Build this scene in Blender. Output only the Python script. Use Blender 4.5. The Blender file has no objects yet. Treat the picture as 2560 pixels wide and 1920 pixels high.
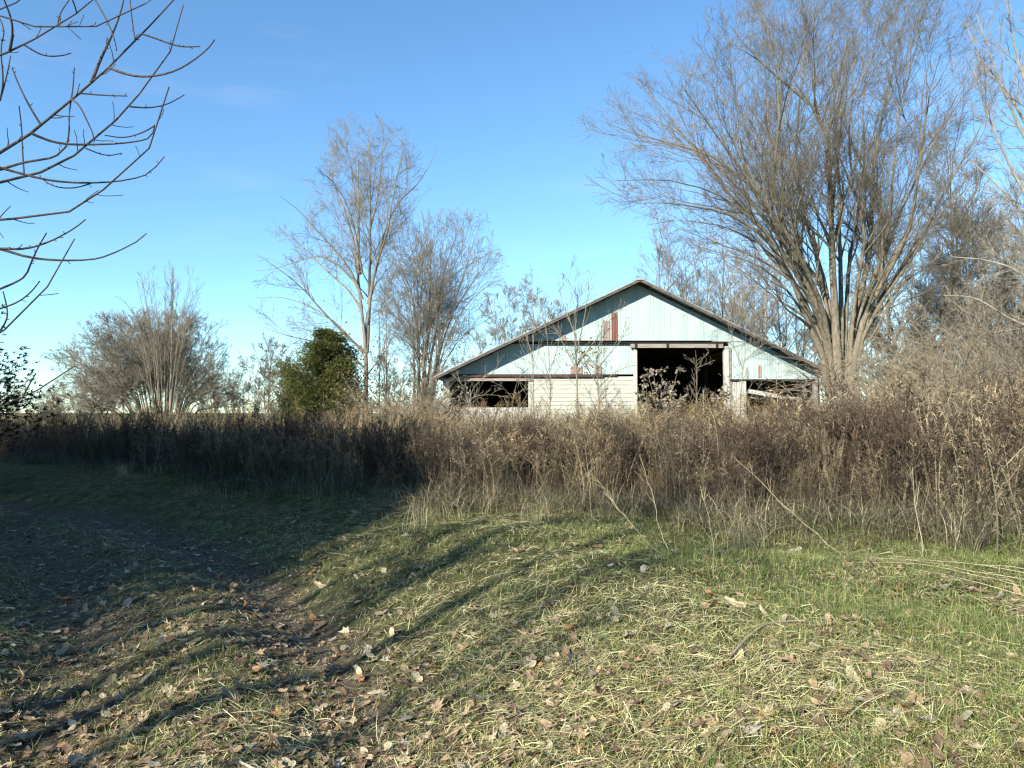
import bpy, math
import numpy as np

# ------------------------------------------------------------------ camera, sky, sun
scene = bpy.context.scene
R = math.radians
F, CX, CY, HZ, CAMZ = 1850.0, 1280.0, 960.0, 1030.0, 1.7      # photograph: 2560 x 1920
PITCH = math.atan((HZ - CY) / F)
cam = bpy.data.cameras.new('camera')
cam.sensor_width = 36.0
cam.lens = F / 2560.0 * 36.0
cam.clip_start, cam.clip_end = 0.05, 3000.0
cam_o = bpy.data.objects.new('camera', cam)
scene.collection.objects.link(cam_o)
cam_o.location = (0, 0, CAMZ)
cam_o.rotation_euler = (R(90) + PITCH, 0, 0)
scene.camera = cam_o

SUN_AZ, SUN_EL = R(36), R(27)      # the light travels to the right and away from the camera
LH = np.array([math.sin(SUN_AZ), math.cos(SUN_AZ)])
world = bpy.data.worlds.new('World')
scene.world = world
world.use_nodes = True
wn = world.node_tree
sky = wn.nodes.new('ShaderNodeTexSky')
sky.sky_type = 'NISHITA'
sky.sun_disc = False
sky.sun_elevation = SUN_EL
sky.sun_rotation = math.atan2(-LH[0], -LH[1])     # direction of the sun, measured from +Y
sky.air_density = 1.0
sky.dust_density = 0.0
sky.ozone_density = 3.0
bg = wn.nodes['Background']
wb = wn.nodes.new('ShaderNodeMix'); wb.data_type = 'RGBA'; wb.blend_type = 'MULTIPLY'
wb.inputs[0].default_value = 1.0; wb.inputs[7].default_value = (.78, 1.03, 1.14, 1)      # the phone's white balance
wn.links.new(sky.outputs[0], wb.inputs[6])
tcw = wn.nodes.new('ShaderNodeTexCoord'); mpw = wn.nodes.new('ShaderNodeMapping'); mpw.inputs['Scale'].default_value = (3, 3, 14)
nz = wn.nodes.new('ShaderNodeTexNoise'); nz.inputs['Scale'].default_value = 1.6; nz.inputs['Detail'].default_value = 6
rz_ = wn.nodes.new('ShaderNodeMapRange'); rz_.inputs[1].default_value = .56; rz_.inputs[2].default_value = .8; rz_.inputs[3].default_value = 0; rz_.inputs[4].default_value = .16
wisp = wn.nodes.new('ShaderNodeMix'); wisp.data_type = 'RGBA'; wisp.inputs[7].default_value = (3.6, 4.1, 4.6, 1)     # faint high cirrus
wn.links.new(tcw.outputs['Generated'], mpw.inputs[0]); wn.links.new(mpw.outputs[0], nz.inputs['Vector'])
wn.links.new(nz.outputs['Fac'], rz_.inputs[0]); wn.links.new(rz_.outputs[0], wisp.inputs[0]); wn.links.new(wb.outputs[2], wisp.inputs[6])
wn.links.new(wisp.outputs[2], bg.inputs[0])
bg.inputs[1].default_value = 0.105
sun = bpy.data.lights.new('sun', 'SUN')
sun.energy = 5.0
sun.angle = R(0.53)
sun.color = (1.0, 0.94, 0.82)
sun_o = bpy.data.objects.new('sun', sun)
scene.collection.objects.link(sun_o)
sun_o.rotation_euler = (R(90) - SUN_EL, 0, -SUN_AZ)
scene.view_settings.view_transform = 'Standard'
scene.view_settings.look = 'None'
scene.view_settings.exposure = 1.07
scene.view_settings.gamma = 1.0
scene.cycles.max_bounces = 5
scene.cycles.diffuse_bounces = 3
scene.cycles.transparent_max_bounces = 4
scene.cycles.use_adaptive_sampling = True
scene.cycles.pixel_filter_type = 'BLACKMAN_HARRIS'
scene.cycles.filter_width = 1.3

rs = np.random.RandomState(7)
COL = scene.collection

# ------------------------------------------------------------------ pixels of the 2212-wide view -> points
K = 2560.0 / 2212.0
def at(px, py, Y):
    u = (px * K - CX) / F
    v = (CY - py * K) / F
    dy = math.cos(PITCH) - v * math.sin(PITCH)
    dz = math.sin(PITCH) + v * math.cos(PITCH)
    s = Y / dy
    return np.array([u * s, Y, CAMZ + dz * s])
def C3(cx, cy): return (1209.7 + cx * .521, cy * .521)
def C4(cx, cy): return (cx * .5728, cy * .5728)
def C5(cx, cy): return ((600 + cx * .4941) / K, (240 + cy * .4941) / K)

def unit(a):
    return a / np.maximum(np.linalg.norm(a, axis=-1, keepdims=True), 1e-9)
def sstep(a, b, x):
    t = np.clip((x - a) / (b - a), 0, 1)
    return t * t * (3 - 2 * t)
def vnoise(x, y, seed=0):
    xi, yi = np.floor(x), np.floor(y)
    fx, fy = x - xi, y - yi
    fx, fy = fx * fx * (3 - 2 * fx), fy * fy * (3 - 2 * fy)
    def h(a, b):
        s = np.sin(a * 127.1 + b * 311.7 + seed * 74.7) * 43758.5453
        return s - np.floor(s)
    return (h(xi, yi) * (1 - fx) + h(xi + 1, yi) * fx) * (1 - fy) + (h(xi, yi + 1) * (1 - fx) + h(xi + 1, yi + 1) * fx) * fy
def fbm(x, y, seed=0):
    return (vnoise(x, y, seed) + .5 * vnoise(x * 2.1, y * 2.1, seed + 1) + .25 * vnoise(x * 4.3, y * 4.3, seed + 2)) / 1.75

# ------------------------------------------------------------------ the ground's shape
PATH = np.array([(-.3, -3), (-.7, 1), (-1.0, 2.5), (-1.6, 4), (-2.65, 6.3), (-4.6, 9.3), (-8, 12.6), (-14, 16), (-30, 22)], float)
def path_coord(x, y):
    best = np.full(np.shape(x), 1e9)
    side = np.zeros(np.shape(x))
    for a, b in zip(PATH[:-1], PATH[1:]):
        ab = b - a
        L2 = (ab ** 2).sum()
        t = np.clip(((x - a[0]) * ab[0] + (y - a[1]) * ab[1]) / L2, 0, 1)
        dx, dy = x - a[0] - t * ab[0], y - a[1] - t * ab[1]
        d = np.hypot(dx, dy)
        s = ab[1] * dx - ab[0] * dy
        m = d < best
        best = np.where(m, d, best)
        side = np.where(m, np.where(s > 0, 1.0, -1.0), side)
    return best * side          # positive to the right of the track
def hgt(x, y):
    x, y = np.asarray(x, float), np.asarray(y, float)
    p = path_coord(x, y)
    near = 1 - sstep(20, 40, np.hypot(x, y))
    h = -.13 * np.exp(-((np.abs(p) - .9) / .46) ** 2) + .03 * np.exp(-(p / .35) ** 2) - .13 * np.exp(-(p / 1.7) ** 2)
    h = h + .25 * sstep(1.2, 3.6, p) + .07 * sstep(1.2, 2.2, -p)
    h = h + .19 * (fbm(x * .55, y * .55, 3) - .5) + .09 * (fbm(x * 1.7, y * 1.7, 8) - .5) + .035 * (fbm(x * 5, y * 5, 9) - .5)
    return h * near - .12 * sstep(25, 60, np.hypot(x, y))
EDGE = np.array([(-60, 46), (-18.8, 25.5), (-12, 20.5), (-7, 16.6), (-3.5, 13.3), (-.9, 11.9), (1.37, 10.2), (3.9, 9.1), (6.5, 8.8), (12, 9.4), (60, 10)], float)
def edge_y(x): return np.interp(x, EDGE[:, 0], EDGE[:, 1]) + 2.6 * (fbm(x * .75, x * .13 + 4, 61) - .5) + .5 * (vnoise(x * 2.7, x * .1, 62) - .5)

# ------------------------------------------------------------------ mesh building
class MB:
    def __init__(self): self.v, self.c, self.f3, self.f4, self.n = [], [], [], [], 0
    def add(self, v, c, f3=None, f4=None):
        v = np.asarray(v, np.float32).reshape(-1, 3)
        c = np.broadcast_to(np.asarray(c, np.float32), v.shape)
        self.v.append(v); self.c.append(c)
        if f3 is not None and len(f3): self.f3.append(np.asarray(f3, np.int64).reshape(-1, 3) + self.n)
        if f4 is not None and len(f4): self.f4.append(np.asarray(f4, np.int64).reshape(-1, 4) + self.n)
        self.n += len(v)
    def arrays(self):
        z3, z4 = np.zeros((0, 3), np.int64), np.zeros((0, 4), np.int64)
        return (np.concatenate(self.v), np.concatenate(self.c),
                np.concatenate(self.f3) if self.f3 else z3, np.concatenate(self.f4) if self.f4 else z4)
    def build(self, name, mat, parent=None, origin=(0, 0, 0), smooth=False):
        v, c, f3, f4 = self.arrays()
        v = v - np.asarray(origin, np.float32)
        me = bpy.data.meshes.new(name)
        me.vertices.add(len(v)); me.vertices.foreach_set('co', v.astype(np.float32).ravel())
        nl = f3.size + f4.size
        me.loops.add(nl)
        me.loops.foreach_set('vertex_index', np.concatenate([f3.ravel(), f4.ravel()]).astype(np.int32))
        tot = np.concatenate([np.full(len(f3), 3), np.full(len(f4), 4)]).astype(np.int32)
        me.polygons.add(len(tot))
        me.polygons.foreach_set('loop_start', np.concatenate([[0], np.cumsum(tot)[:-1]]).astype(np.int32))
        me.polygons.foreach_set('use_smooth', np.full(len(tot), smooth))
        a = me.color_attributes.new('tint', 'FLOAT_COLOR', 'POINT')
        a.data.foreach_set('color', np.concatenate([c, np.ones((len(c), 1), np.float32)], 1).astype(np.float32).ravel())
        me.update(calc_edges=True)
        me.materials.append(mat)
        o = bpy.data.objects.new(name, me)
        COL.objects.link(o)
        if parent is not None: o.parent = parent
        return o
    def box(self, lo, hi, c=(.5, .5, .5), rot=None, at_=None):
        lo, hi = np.array(lo, float), np.array(hi, float)
        v = np.array([[(lo, hi)[i][0], (lo, hi)[j][1], (lo, hi)[k][2]] for i in (0, 1) for j in (0, 1) for k in (0, 1)])
        if rot is not None: v = v @ np.asarray(rot).T + np.asarray(at_)
        self.add(v, c, f4=[(0, 1, 3, 2), (4, 6, 7, 5), (0, 4, 5, 1), (2, 3, 7, 6), (0, 2, 6, 4), (1, 5, 7, 3)])
    def beam(self, a, b, w, h, c=(.5, .5, .5)):        # a bar from a to b, w across and h in the other direction
        a, b = np.array(a, float), np.array(b, float)
        d = unit(b - a)
        ref = np.array([0, 1., 0]) if abs(d[1]) < .9 else np.array([1., 0, 0])
        u = unit(np.cross(d, ref)); w_ = np.cross(u, d)
        L = np.linalg.norm(b - a)
        self.box((-h / 2, -w / 2, 0), (h / 2, w / 2, L), c, np.stack([u, w_, d], 1), a)
    def tubes(self, P, rad, sides, c=(.2, .17, .13)):
        B, n = P.shape[:2]
        T = unit(np.gradient(P, axis=1))
        ref = np.where(np.abs(T[:, :1, 2:3]) > .85, np.array([[[1., 0, 0]]]), np.array([[[0, 0, 1.]]]))
        u = unit(np.cross(T, np.broadcast_to(ref, T.shape)))
        w = np.cross(T, u)
        a = np.arange(sides) / sides * 2 * math.pi
        V = P[:, :, None] + rad[:, :, None, None] * (np.cos(a)[None, None, :, None] * u[:, :, None] + np.sin(a)[None, None, :, None] * w[:, :, None])
        i = np.arange(B)[:, None, None] * n * sides + np.arange(n - 1)[None, :, None] * sides
        j = np.arange(sides)[None, None, :]; k = (j + 1) % sides
        q = np.stack([i + j, i + k, i + sides + k, i + sides + j], -1)
        c = np.asarray(c, float)
        if c.ndim == 2: c = np.repeat(c, n * sides, 0)
        self.add(V.reshape(-1, 3), c, f4=q.reshape(-1, 4))
    def ribbons(self, P, wid, side, c):               # P [B,n,3], wid [B,n], side [B,3]
        B, n = P.shape[:2]
        s = side[:, None] * wid[:, :, None] * .5
        V = np.stack([P - s, P + s], 2)
        i = np.arange(B)[:, None] * n * 2 + np.arange(n - 1)[None] * 2
        q = np.stack([i, i + 1, i + 3, i + 2], -1)
        c = np.asarray(c, float)
        if c.ndim == 2: c = np.repeat(c, n * 2, 0)
        self.add(V.reshape(-1, 3), c, f4=q.reshape(-1, 4))
    def replicate(self, var, pos, rot, scale, tint):  # copies of a small mesh: pos [N,3], rot [N,3,3], scale [N,3], tint [N,3]
        v, c, f3, f4 = var
        N, m = len(pos), len(v)
        V = np.einsum('nij,nkj->nki', rot, v[None] * scale[:, None]) + pos[:, None]
        Cc = c[None] * tint[:, None]
        off = (np.arange(N) * m)[:, None, None]
        self.add(V.reshape(-1, 3), Cc.reshape(-1, 3), f3=(f3[None] + off).reshape(-1, 3) if len(f3) else None,
                 f4=(f4[None] + off).reshape(-1, 4) if len(f4) else None)

def rotz(a):
    c, s, z, o = np.cos(a), np.sin(a), np.zeros_like(a), np.ones_like(a)
    return np.stack([np.stack([c, -s, z], -1), np.stack([s, c, z], -1), np.stack([z, z, o], -1)], -2)
def rotx(a):
    c, s, z, o = np.cos(a), np.sin(a), np.zeros_like(a), np.ones_like(a)
    return np.stack([np.stack([o, z, z], -1), np.stack([z, c, -s], -1), np.stack([z, s, c], -1)], -2)

# ------------------------------------------------------------------ materials
def nt(name):
    m = bpy.data.materials.new(name)
    m.use_nodes = True
    t = m.node_tree
    return m, t, t.nodes['Principled BSDF']
def nd(t, kind, **kw):
    n = t.nodes.new('ShaderNode' + kind)
    for k, v in kw.items(): setattr(n, k, v)
    return n
def noise(t, scale, detail=4, rough=.6, vec=None, stretch=None):
    n = nd(t, 'TexNoise')
    n.inputs['Scale'].default_value = scale; n.inputs['Detail'].default_value = detail; n.inputs['Roughness'].default_value = rough
    tc = nd(t, 'TexCoord')
    src = tc.outputs['Object']
    if stretch:
        mp = nd(t, 'Mapping'); mp.inputs['Scale'].default_value = stretch
        t.links.new(src, mp.inputs[0]); src = mp.outputs[0]
    t.links.new(src, n.inputs['Vector'])
    return n.outputs['Fac']
def ramp(t, fac, stops):
    r = nd(t, 'ValToRGB')
    el = r.color_ramp.elements
    while len(el) < len(stops): el.new(.5)
    for e, (p, c) in zip(el, stops): e.position = p; e.color = (*c, 1)
    t.links.new(fac, r.inputs[0])
    return r.outputs[0]
def mix(t, fac, a, b, mode='MIX'):
    m = nd(t, 'Mix', data_type='RGBA', blend_type=mode)
    for sock, v in ((m.inputs[0], fac), (m.inputs[6], a), (m.inputs[7], b)):
        if isinstance(v, (int, float)): sock.default_value = v
        elif isinstance(v, tuple): sock.default_value = (*v, 1)
        else: t.links.new(v, sock)
    return m.outputs[2]
def bump(t, bsdf, fac, strength, dist):
    b = nd(t, 'Bump'); b.inputs['Strength'].default_value = strength; b.inputs['Distance'].default_value = dist
    t.links.new(fac, b.inputs['Height']); t.links.new(b.outputs[0], bsdf.inputs['Normal'])

def tint_mat(name, rough=.8, spec=.2, transl=0.0, grain=30):
    m, t, b = nt(name)
    a = nd(t, 'Attribute', attribute_name='tint')
    g = ramp(t, noise(t, grain, 3), [(.3, (.7, .7, .7)), (.7, (1.25, 1.25, 1.25))])
    c = mix(t, 1.0, a.outputs['Color'], g, 'MULTIPLY')
    t.links.new(c, b.inputs['Base Color'])
    b.inputs['Roughness'].default_value = rough; b.inputs['Specular IOR Level'].default_value = spec
    if transl:
        tr = nd(t, 'BsdfTranslucent'); ms = nd(t, 'MixShader'); ms.inputs[0].default_value = transl
        t.links.new(c, tr.inputs[0]); t.links.new(b.outputs[0], ms.inputs[1]); t.links.new(tr.outputs[0], ms.inputs[2])
        t.links.new(ms.outputs[0], t.nodes['Material Output'].inputs[0])
    return m
def bark_mat(name, dark, light, moss=None, scale=9):
    m, t, b = nt(name)
    c = ramp(t, noise(t, scale, 6, .65, stretch=(1, 1, .3)), [(.3, dark), (.72, light)])
    if moss:
        c = mix(t, ramp(t, noise(t, 1.3, 3), [(.52, (0, 0, 0)), (.72, (.55, .55, .55))]), c, moss)
    t.links.new(c, b.inputs['Base Color'])
    b.inputs['Roughness'].default_value = .85; b.inputs['Specular IOR Level'].default_value = .15
    bump(t, b, noise(t, scale * 2.5, 5, .7, stretch=(1, 1, .25)), .6, .03)
    return m

M = {}
M['bark'] = bark_mat('grey_brown_bark', (.078, .065, .046), (.275, .238, .172), (.17, .15, .095))
M['bark_grey'] = bark_mat('grey_bark', (.112, .096, .070), (.305, .268, .20))
M['bark_pale'] = bark_mat('pale_bark', (.15, .13, .10), (.37, .335, .265))
M['bark_dark'] = bark_mat('dark_twig_bark', (.045, .037, .03), (.115, .095, .078), scale=30)
M['bark_cedar'] = bark_mat('cedar_bark', (.07, .045, .03), (.18, .12, .08))
M['cane'] = bark_mat('cane_bark', (.12, .098, .068), (.33, .28, .195), scale=20)
M['needles'] = tint_mat('evergreen_needles', .75, .2, .15, 20)
M['grass'] = tint_mat('grass_blades', .6, .3, .3, 12)
M['straw'] = tint_mat('dry_straw', .65, .3, .12, 12)
M['weed'] = tint_mat('dead_weeds', .85, .1, .12, 14)
M['leaf'] = tint_mat('dry_leaves', .7, .25, .15, 25)

# ground
m, t, b = nt('field_soil')
at_ = nd(t, 'Attribute', attribute_name='tint')        # red: how far into the worn track
sep = nd(t, 'SeparateColor'); t.links.new(at_.outputs['Color'], sep.inputs[0])
soil = ramp(t, noise(t, 14, 8, .7), [(.3, (.05, .040, .028)), (.55, (.15, .122, .085)), (.8, (.30, .25, .17))])
turf = ramp(t, noise(t, 5, 8, .75), [(.28, (.022, .025, .010)), (.5, (.088, .092, .036)), (.7, (.22, .21, .09)), (.85, (.36, .33, .16))])
t.links.new(mix(t, sep.outputs[0], turf, soil), b.inputs['Base Color'])
b.inputs['Roughness'].default_value = .95; b.inputs['Specular IOR Level'].default_value = .05
bump(t, b, noise(t, 26, 8, .75), .9, .05)
M['ground'] = m

# barn metals and woods
def metal_mat(name, base, dirty, rust_amt):
    m, t, b = nt(name)
    n1 = noise(t, 1.1, 5, .6, stretch=(2.2, 1, .16))
    c = ramp(t, n1, [(.30, dirty), (.55, base), (.8, tuple(min(1, x * 1.15) for x in base))])
    c = mix(t, ramp(t, noise(t, 9, 6, .7, stretch=(3, 1, .12)), [(.45, (0, 0, 0)), (.75, (.55, .55, .55))]), c, (.42, .45, .42))
    r = ramp(t, noise(t, .9, 6, .72, stretch=(2.6, 1, .5)), [(.70 - rust_amt, (0, 0, 0)), (.80 - rust_amt, (1, 1, 1))])
    c = mix(t, r, c, ramp(t, noise(t, 12, 5), [(.3, (.12, .05, .03)), (.7, (.30, .15, .09))]))
    # every third rib a sheet joint: a thin dirty line
    tc = nd(t, 'TexCoord'); sx = nd(t, 'SeparateXYZ'); t.links.new(tc.outputs['Object'], sx.inputs[0])
    w = nd(t, 'Math', operation='MULTIPLY'); w.inputs[1].default_value = 1 / .81; t.links.new(sx.outputs[0], w.inputs[0])
    fr = nd(t, 'Math', operation='FRACT'); t.links.new(w.outputs[0], fr.inputs[0])
    lt = nd(t, 'Math', operation='LESS_THAN'); lt.inputs[1].default_value = .035; t.links.new(fr.outputs[0], lt.inputs[0])
    k = nd(t, 'Math', operation='MULTIPLY'); k.inputs[1].default_value = .28; t.links.new(lt.outputs[0], k.inputs[0])
    c = mix(t, k.outputs[0], c, (.17, .20, .19))
    t.links.new(c, b.inputs['Base Color'])
    b.inputs['Roughness'].default_value = .62; b.inputs['Specular IOR Level'].default_value = .3
    return m
M['teal'] = metal_mat('faded_aqua_metal', (.35, .455, .435), (.27, .35, .335), 0.045)
def wood_mat(name, dark, light, stretch=(.3, 3, 6)):
    m, t, b = nt(name)
    c = ramp(t, noise(t, 5, 7, .7, stretch=stretch), [(.28, dark), (.6, light)])
    t.links.new(c, b.inputs['Base Color'])
    b.inputs['Roughness'].default_value = .85; b.inputs['Specular IOR Level'].default_value = .15
    bump(t, b, noise(t, 14, 6, .7, stretch=stretch), .4, .01)
    return m
M['old_wood'] = wood_mat('grey_old_wood', (.09, .08, .07), (.32, .29, .25))
M['grey_wood'] = wood_mat('dark_grey_wood', (.03, .028, .026), (.13, .12, .105))
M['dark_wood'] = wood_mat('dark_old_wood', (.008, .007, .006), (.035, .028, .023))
M['cream'] = wood_mat('cream_painted_boards', (.30, .30, .245), (.43, .43, .36), (.4, 1, 2.5))
M['white_post'] = wood_mat('white_painted_post', (.22, .21, .18), (.50, .49, .44), (3, 3, .4))
M['rust'] = wood_mat('rusty_metal', (.075, .028, .02), (.21, .085, .06), (4, 1, .4))
M['rust_pale'] = wood_mat('half_rusted_metal', (.15, .08, .062), (.34, .265, .23), (4, 1, .5))
m, t, b = nt('weathered_roof_metal')
t.links.new(ramp(t, noise(t, 2, 6, .7, stretch=(1, .3, 1)), [(.3, (.12, .10, .09)), (.6, (.33, .32, .30)), (.8, (.42, .42, .40))]), b.inputs['Base Color'])
b.inputs['Metallic'].default_value = .3; b.inputs['Roughness'].default_value = .6
M['roof'] = m

# ------------------------------------------------------------------ things
def tag(o, label=None, cat=None, group=None, kind=None):
    for k, v in (('label', label), ('category', cat), ('group', group), ('kind', kind)):
        if v: o[k] = v
    return o
def empty(name, loc, label, cat, group=None):
    o = bpy.data.objects.new(name, None)
    COL.objects.link(o)
    o.location = loc
    o.empty_display_size = .3
    return tag(o, label, cat, group)
def copy_tree(root, loc, rz, sc, label, group=None):
    r = root.copy(); COL.objects.link(r)
    r.location = loc; r.rotation_euler = (0, 0, rz); r.scale = (sc, sc, sc) if np.isscalar(sc) else sc
    r['label'] = label
    if group: r['group'] = group
    elif 'group' in r: del r['group']
    for ch in list(root.children):
        c = ch.copy(); COL.objects.link(c); c.parent = r
        for g in list(ch.children):
            d = g.copy(); COL.objects.link(d); d.parent = c
    return r

# ------------------------------------------------------------------ the ground sheet
def ground():
    u = np.linspace(-1, 1, 420)
    gx = np.sinh(u * 6.2) / math.sinh(6.2) * 900
    v = np.linspace(0, 1, 520)
    gy = -30 + 0 * v
    near = np.linspace(-4, 14, 260)
    back = -4 - np.geomspace(.2, 400, 30)[::-1]
    far = 14 + np.geomspace(.08, 1200, 150)
    gy = np.concatenate([back, near, far])
    X, Y = np.meshgrid(gx, gy)
    Z = hgt(X, Y)
    p = path_coord(X, Y)
    worn = np.exp(-((np.abs(p) - .8) / .45) ** 2) * .95 + .35 * np.exp(-(p / .6) ** 2)
    worn = np.clip(worn * (.65 + .8 * fbm(X * 1.3, Y * 1.3, 21)), 0, 1)
    mb = MB()
    c = np.stack([worn, worn * 0, worn * 0], -1).reshape(-1, 3)
    ny, nx = X.shape
    i = (np.arange(ny - 1)[:, None] * nx + np.arange(nx - 1)[None]).ravel()
    mb.add(np.stack([X, Y, Z], -1).reshape(-1, 3), c, f4=np.stack([i, i + 1, i + nx + 1, i + nx], -1))
    o = mb.build('ground', M['ground'], smooth=True)
    tag(o, kind='structure')
ground()

# ------------------------------------------------------------------ the barn
def barn():
    D = 36.0
    g = lambda px, py: at(px, py, D)
    rid = g(1377, 609); el = g(952, 812); er = g(1779, 806)
    XR, ZR, XL, ZL, XE, ZE = rid[0], rid[2], el[0], el[2], er[0], er[2]
    base = np.array([XR, D, 0.0])
    root = empty('barn', base, 'low wide old barn clad in faded aqua metal with black open doorways', 'barn')
    DEP = 22.0
    # corrugated sheet: a strip of ribs between x0 and x1 whose top follows the roof, bottom flat
    def sheet(mb, x0, x1, bot, top=None, y=D, roof_gap=.10, flip=1):
        n = max(2, int((x1 - x0) / .045))
        xs = np.linspace(x0, x1, n)
        rib = .006 * np.clip(np.abs(((xs / .135) % 1) - .5) * 4 - .9, -.4, .9)
        tp = np.where(xs < XR, ZR + (xs - XR) * (ZR - ZL) / (XR - XL), ZR + (xs - XR) * (ZE - ZR) / (XE - XR)) - roof_gap
        if top is not None: tp = np.minimum(tp, top)
        tp = np.maximum(tp, bot + .01)
        v = np.concatenate([np.stack([xs, y - rib * flip, np.full(n, bot)], 1), np.stack([xs, y - rib * flip, tp], 1)])
        i = np.arange(n - 1)
        mb.add(v, (.5, .5, .5), f4=np.stack([i, i + 1, i + 1 + n, i + n], 1))
    zu = g(1300, 740)[2]           # upper beam
    zl = g(1100, 811)[2]           # lower beam
    zr = g(1700, 819)[2]           # bottom of the metal on the right lean-to
    xd0, xd1 = g(1375, 800)[0], g(1562, 800)[0]
    xc0 = g(1141, 850)[0]
    xm1 = g(1574, 800)[0]
    mb = MB()
    sheet(mb, XL + .1, XE - .1, zu + .05, y=D)                       # gable above the upper beam
    mb.build('gable_wall', M['teal'], root, base)
    mb = MB()
    sheet(mb, XL + .15, xd0, zl + .06, zu - .06, y=D + .05)
    mb.build('wall', M['teal'], root, base)
    mb = MB()
    sheet(mb, xm1, XE - .15, zr, zu + .02, y=D + .03)
    mb.build('wall', M['teal'], root, base)
    # side walls, back wall: dark on the inside
    for x, z, y0 in ((XL + .15, ZL + .03, D + .2), (XE - .15, ZE + .03, D + .2)):
        mb = MB(); mb.box((x - .03, y0, 0), (x + .03, D + DEP, z))
        mb.build('side_wall', M['old_wood'], root, base)
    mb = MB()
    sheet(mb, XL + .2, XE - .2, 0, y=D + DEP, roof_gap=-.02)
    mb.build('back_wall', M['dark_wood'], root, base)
    # roof: two sheets with thickness, a rake overhang towards the camera
    OV = .85
    for sgn, xe, ze in ((-1, XL, ZL), (1, XE, ZE)):
        mb = MB()
        d = np.array([xe - XR, 0, ze - ZR]); d /= np.linalg.norm(d)
        nrm = np.array([-d[2] * sgn * 1.0, 0, d[0] * sgn]); nrm = nrm * np.sign(nrm[2])
        L = math.hypot(xe - XR, ze - ZR) + .28
        a = np.array([XR, 0, ZR])
        nseg = int(DEP / .3)
        ys = np.linspace(D - OV, D + DEP + .3, nseg * 6)
        rib = .02 * (np.abs(((ys / .3) % 1) - .5) > .38)
        v = []
        for k in (0, L):
            for th in (0.0, .05):
                v.append(np.stack([a[0] + d[0] * k + nrm[0] * (th + rib * (th > 0)), ys, a[2] + d[2] * k + nrm[2] * (th + rib * (th > 0))], 1))
        n = len(ys)
        i = np.arange(n - 1)
        f = [np.stack([i + o1, i + 1 + o1, i + 1 + o2, i + o2], 1) for o1, o2 in ((0, 2 * n), (n, 3 * n), (0, n), (2 * n, 3 * n))]
        f.append(np.array([(0, n, 3 * n, 2 * n), (n - 1, 2 * n - 1, 4 * n - 1, 3 * n - 1)]))
        mb.add(np.concatenate(v), (.5, .5, .5), f4=np.concatenate(f))
        ro = mb.build('roof', M['roof'], root, base)
        mb = MB()
        p0 = a + nrm * -.055 + d * .02; p1 = a + d * (L - .02) - nrm * .055
        mb.beam((p0[0], D - OV + .05, p0[2]), (p1[0], D - OV + .05, p1[2]), .05, .10)
        mb.build('rake_board', M['grey_wood'], ro, base)
        for q in np.linspace(.6, L - .5, 9):
            c = a + d * q - nrm * .06; mb = MB()
            mb.box((c[0] - .04, D - OV + .1, c[2] - .05), (c[0] + .04, D + DEP, c[2] + .045))
            mb.build('purlin', M['dark_wood'], ro, base)
    mb = MB()
    mb.beam((XR - .16, D - OV - .01, ZR + .0), (XR - .16, D + DEP + .2, ZR + .0), .02, .05)
    mb.beam((XR + .16, D - OV - .01, ZR + .0), (XR + .16, D + DEP + .2, ZR + .0), .02, .05)
    v = np.array([[XR - .3, D - OV - .02, ZR - .06], [XR, D - OV - .02, ZR + .1], [XR + .3, D - OV - .02, ZR - .06],
                  [XR - .3, D + DEP + .3, ZR - .06], [XR, D + DEP + .3, ZR + .1], [XR + .3, D + DEP + .3, ZR - .06]])
    mb.add(v, (.5, .5, .5), f4=[(0, 1, 4, 3), (1, 2, 5, 4)], f3=[(0, 2, 1)])
    mb.build('ridge_cap', M['roof'], root, base)
    # beams and tracks on the front
    x0, x1 = g(1150, 740)[0], g(1562, 740)[0]
    mb = MB()
    mb.box((x0, D - .14, zu - .05), (x1, D - .02, zu + .045))
    mb.build('beam', M['dark_wood'], root, base)
    mb = MB(); mb.box((x0 + .3, D - .22, zu + .05), (x1 - .6, D - .03, zu + .08)); mb.build('door_track', M['dark_wood'], root, base)
    mb = MB()
    mb.box((g(1361, 750)[0], D - .20, g(1, 752)[2]), (g(1560, 750)[0], D - .05, g(1, 743.5)[2]))
    hb = mb.build('header_board', M['old_wood'], root, base)
    for px in (1372, 1440, 1546):
        x = g(px, 750)[0]; mb = MB(); mb.box((x - .05, D - .25, g(1, 753)[2]), (x + .05, D - .205, g(1, 742)[2]))
        mb.build('bracket', M['dark_wood'], hb, base)
    mb = MB()
    mb.box((g(962, 811)[0], D - .12, zl - .045), (g(1332, 811)[0], D - .01, zl + .05))
    mb.build('beam', M['dark_wood'], root, base)
    mb = MB(); mb.box((g(985, 811)[0], D - .22, zl - .06), (g(1300, 811)[0], D - .125, zl - .02)); mb.build('door_track', M['rust'], root, base)
    mb = MB()
    mb.box((g(968, 820)[0], D - .09, g(1, 823)[2]), (g(1150, 820)[0], D - .02, g(1, 815)[2]))
    mb.build('header_board', M['old_wood'], root, base)
    # cream clapboard door between the openings: lapped boards
    mb = MB()
    z1 = zl - .05
    nb = 17
    for k in range(nb):
        a, bq = z1 * k / nb, z1 * (k + 1) / nb
        mb.add(np.array([[xc0, D - .045, a], [xd0 - .02, D - .045, a], [xd0 - .02, D - .02, bq], [xc0, D - .02, bq], [xc0, D - .02, a], [xd0 - .02, D - .02, a]]),
               (.5, .5, .5), f4=[(0, 1, 2, 3), (4, 5, 1, 0)])
    mb.box((xc0, D - .019, 0), (xd0 - .02, D + .02, z1))
    mb.build('sliding_door', M['cream'], root, base)
    mb = MB(); mb.box((xd0 - .16, D - .075, 0), (xd0 + .02, D - .046, zu - .35)); mb.build('door_edge_board', M['cream'], root, base)
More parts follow.
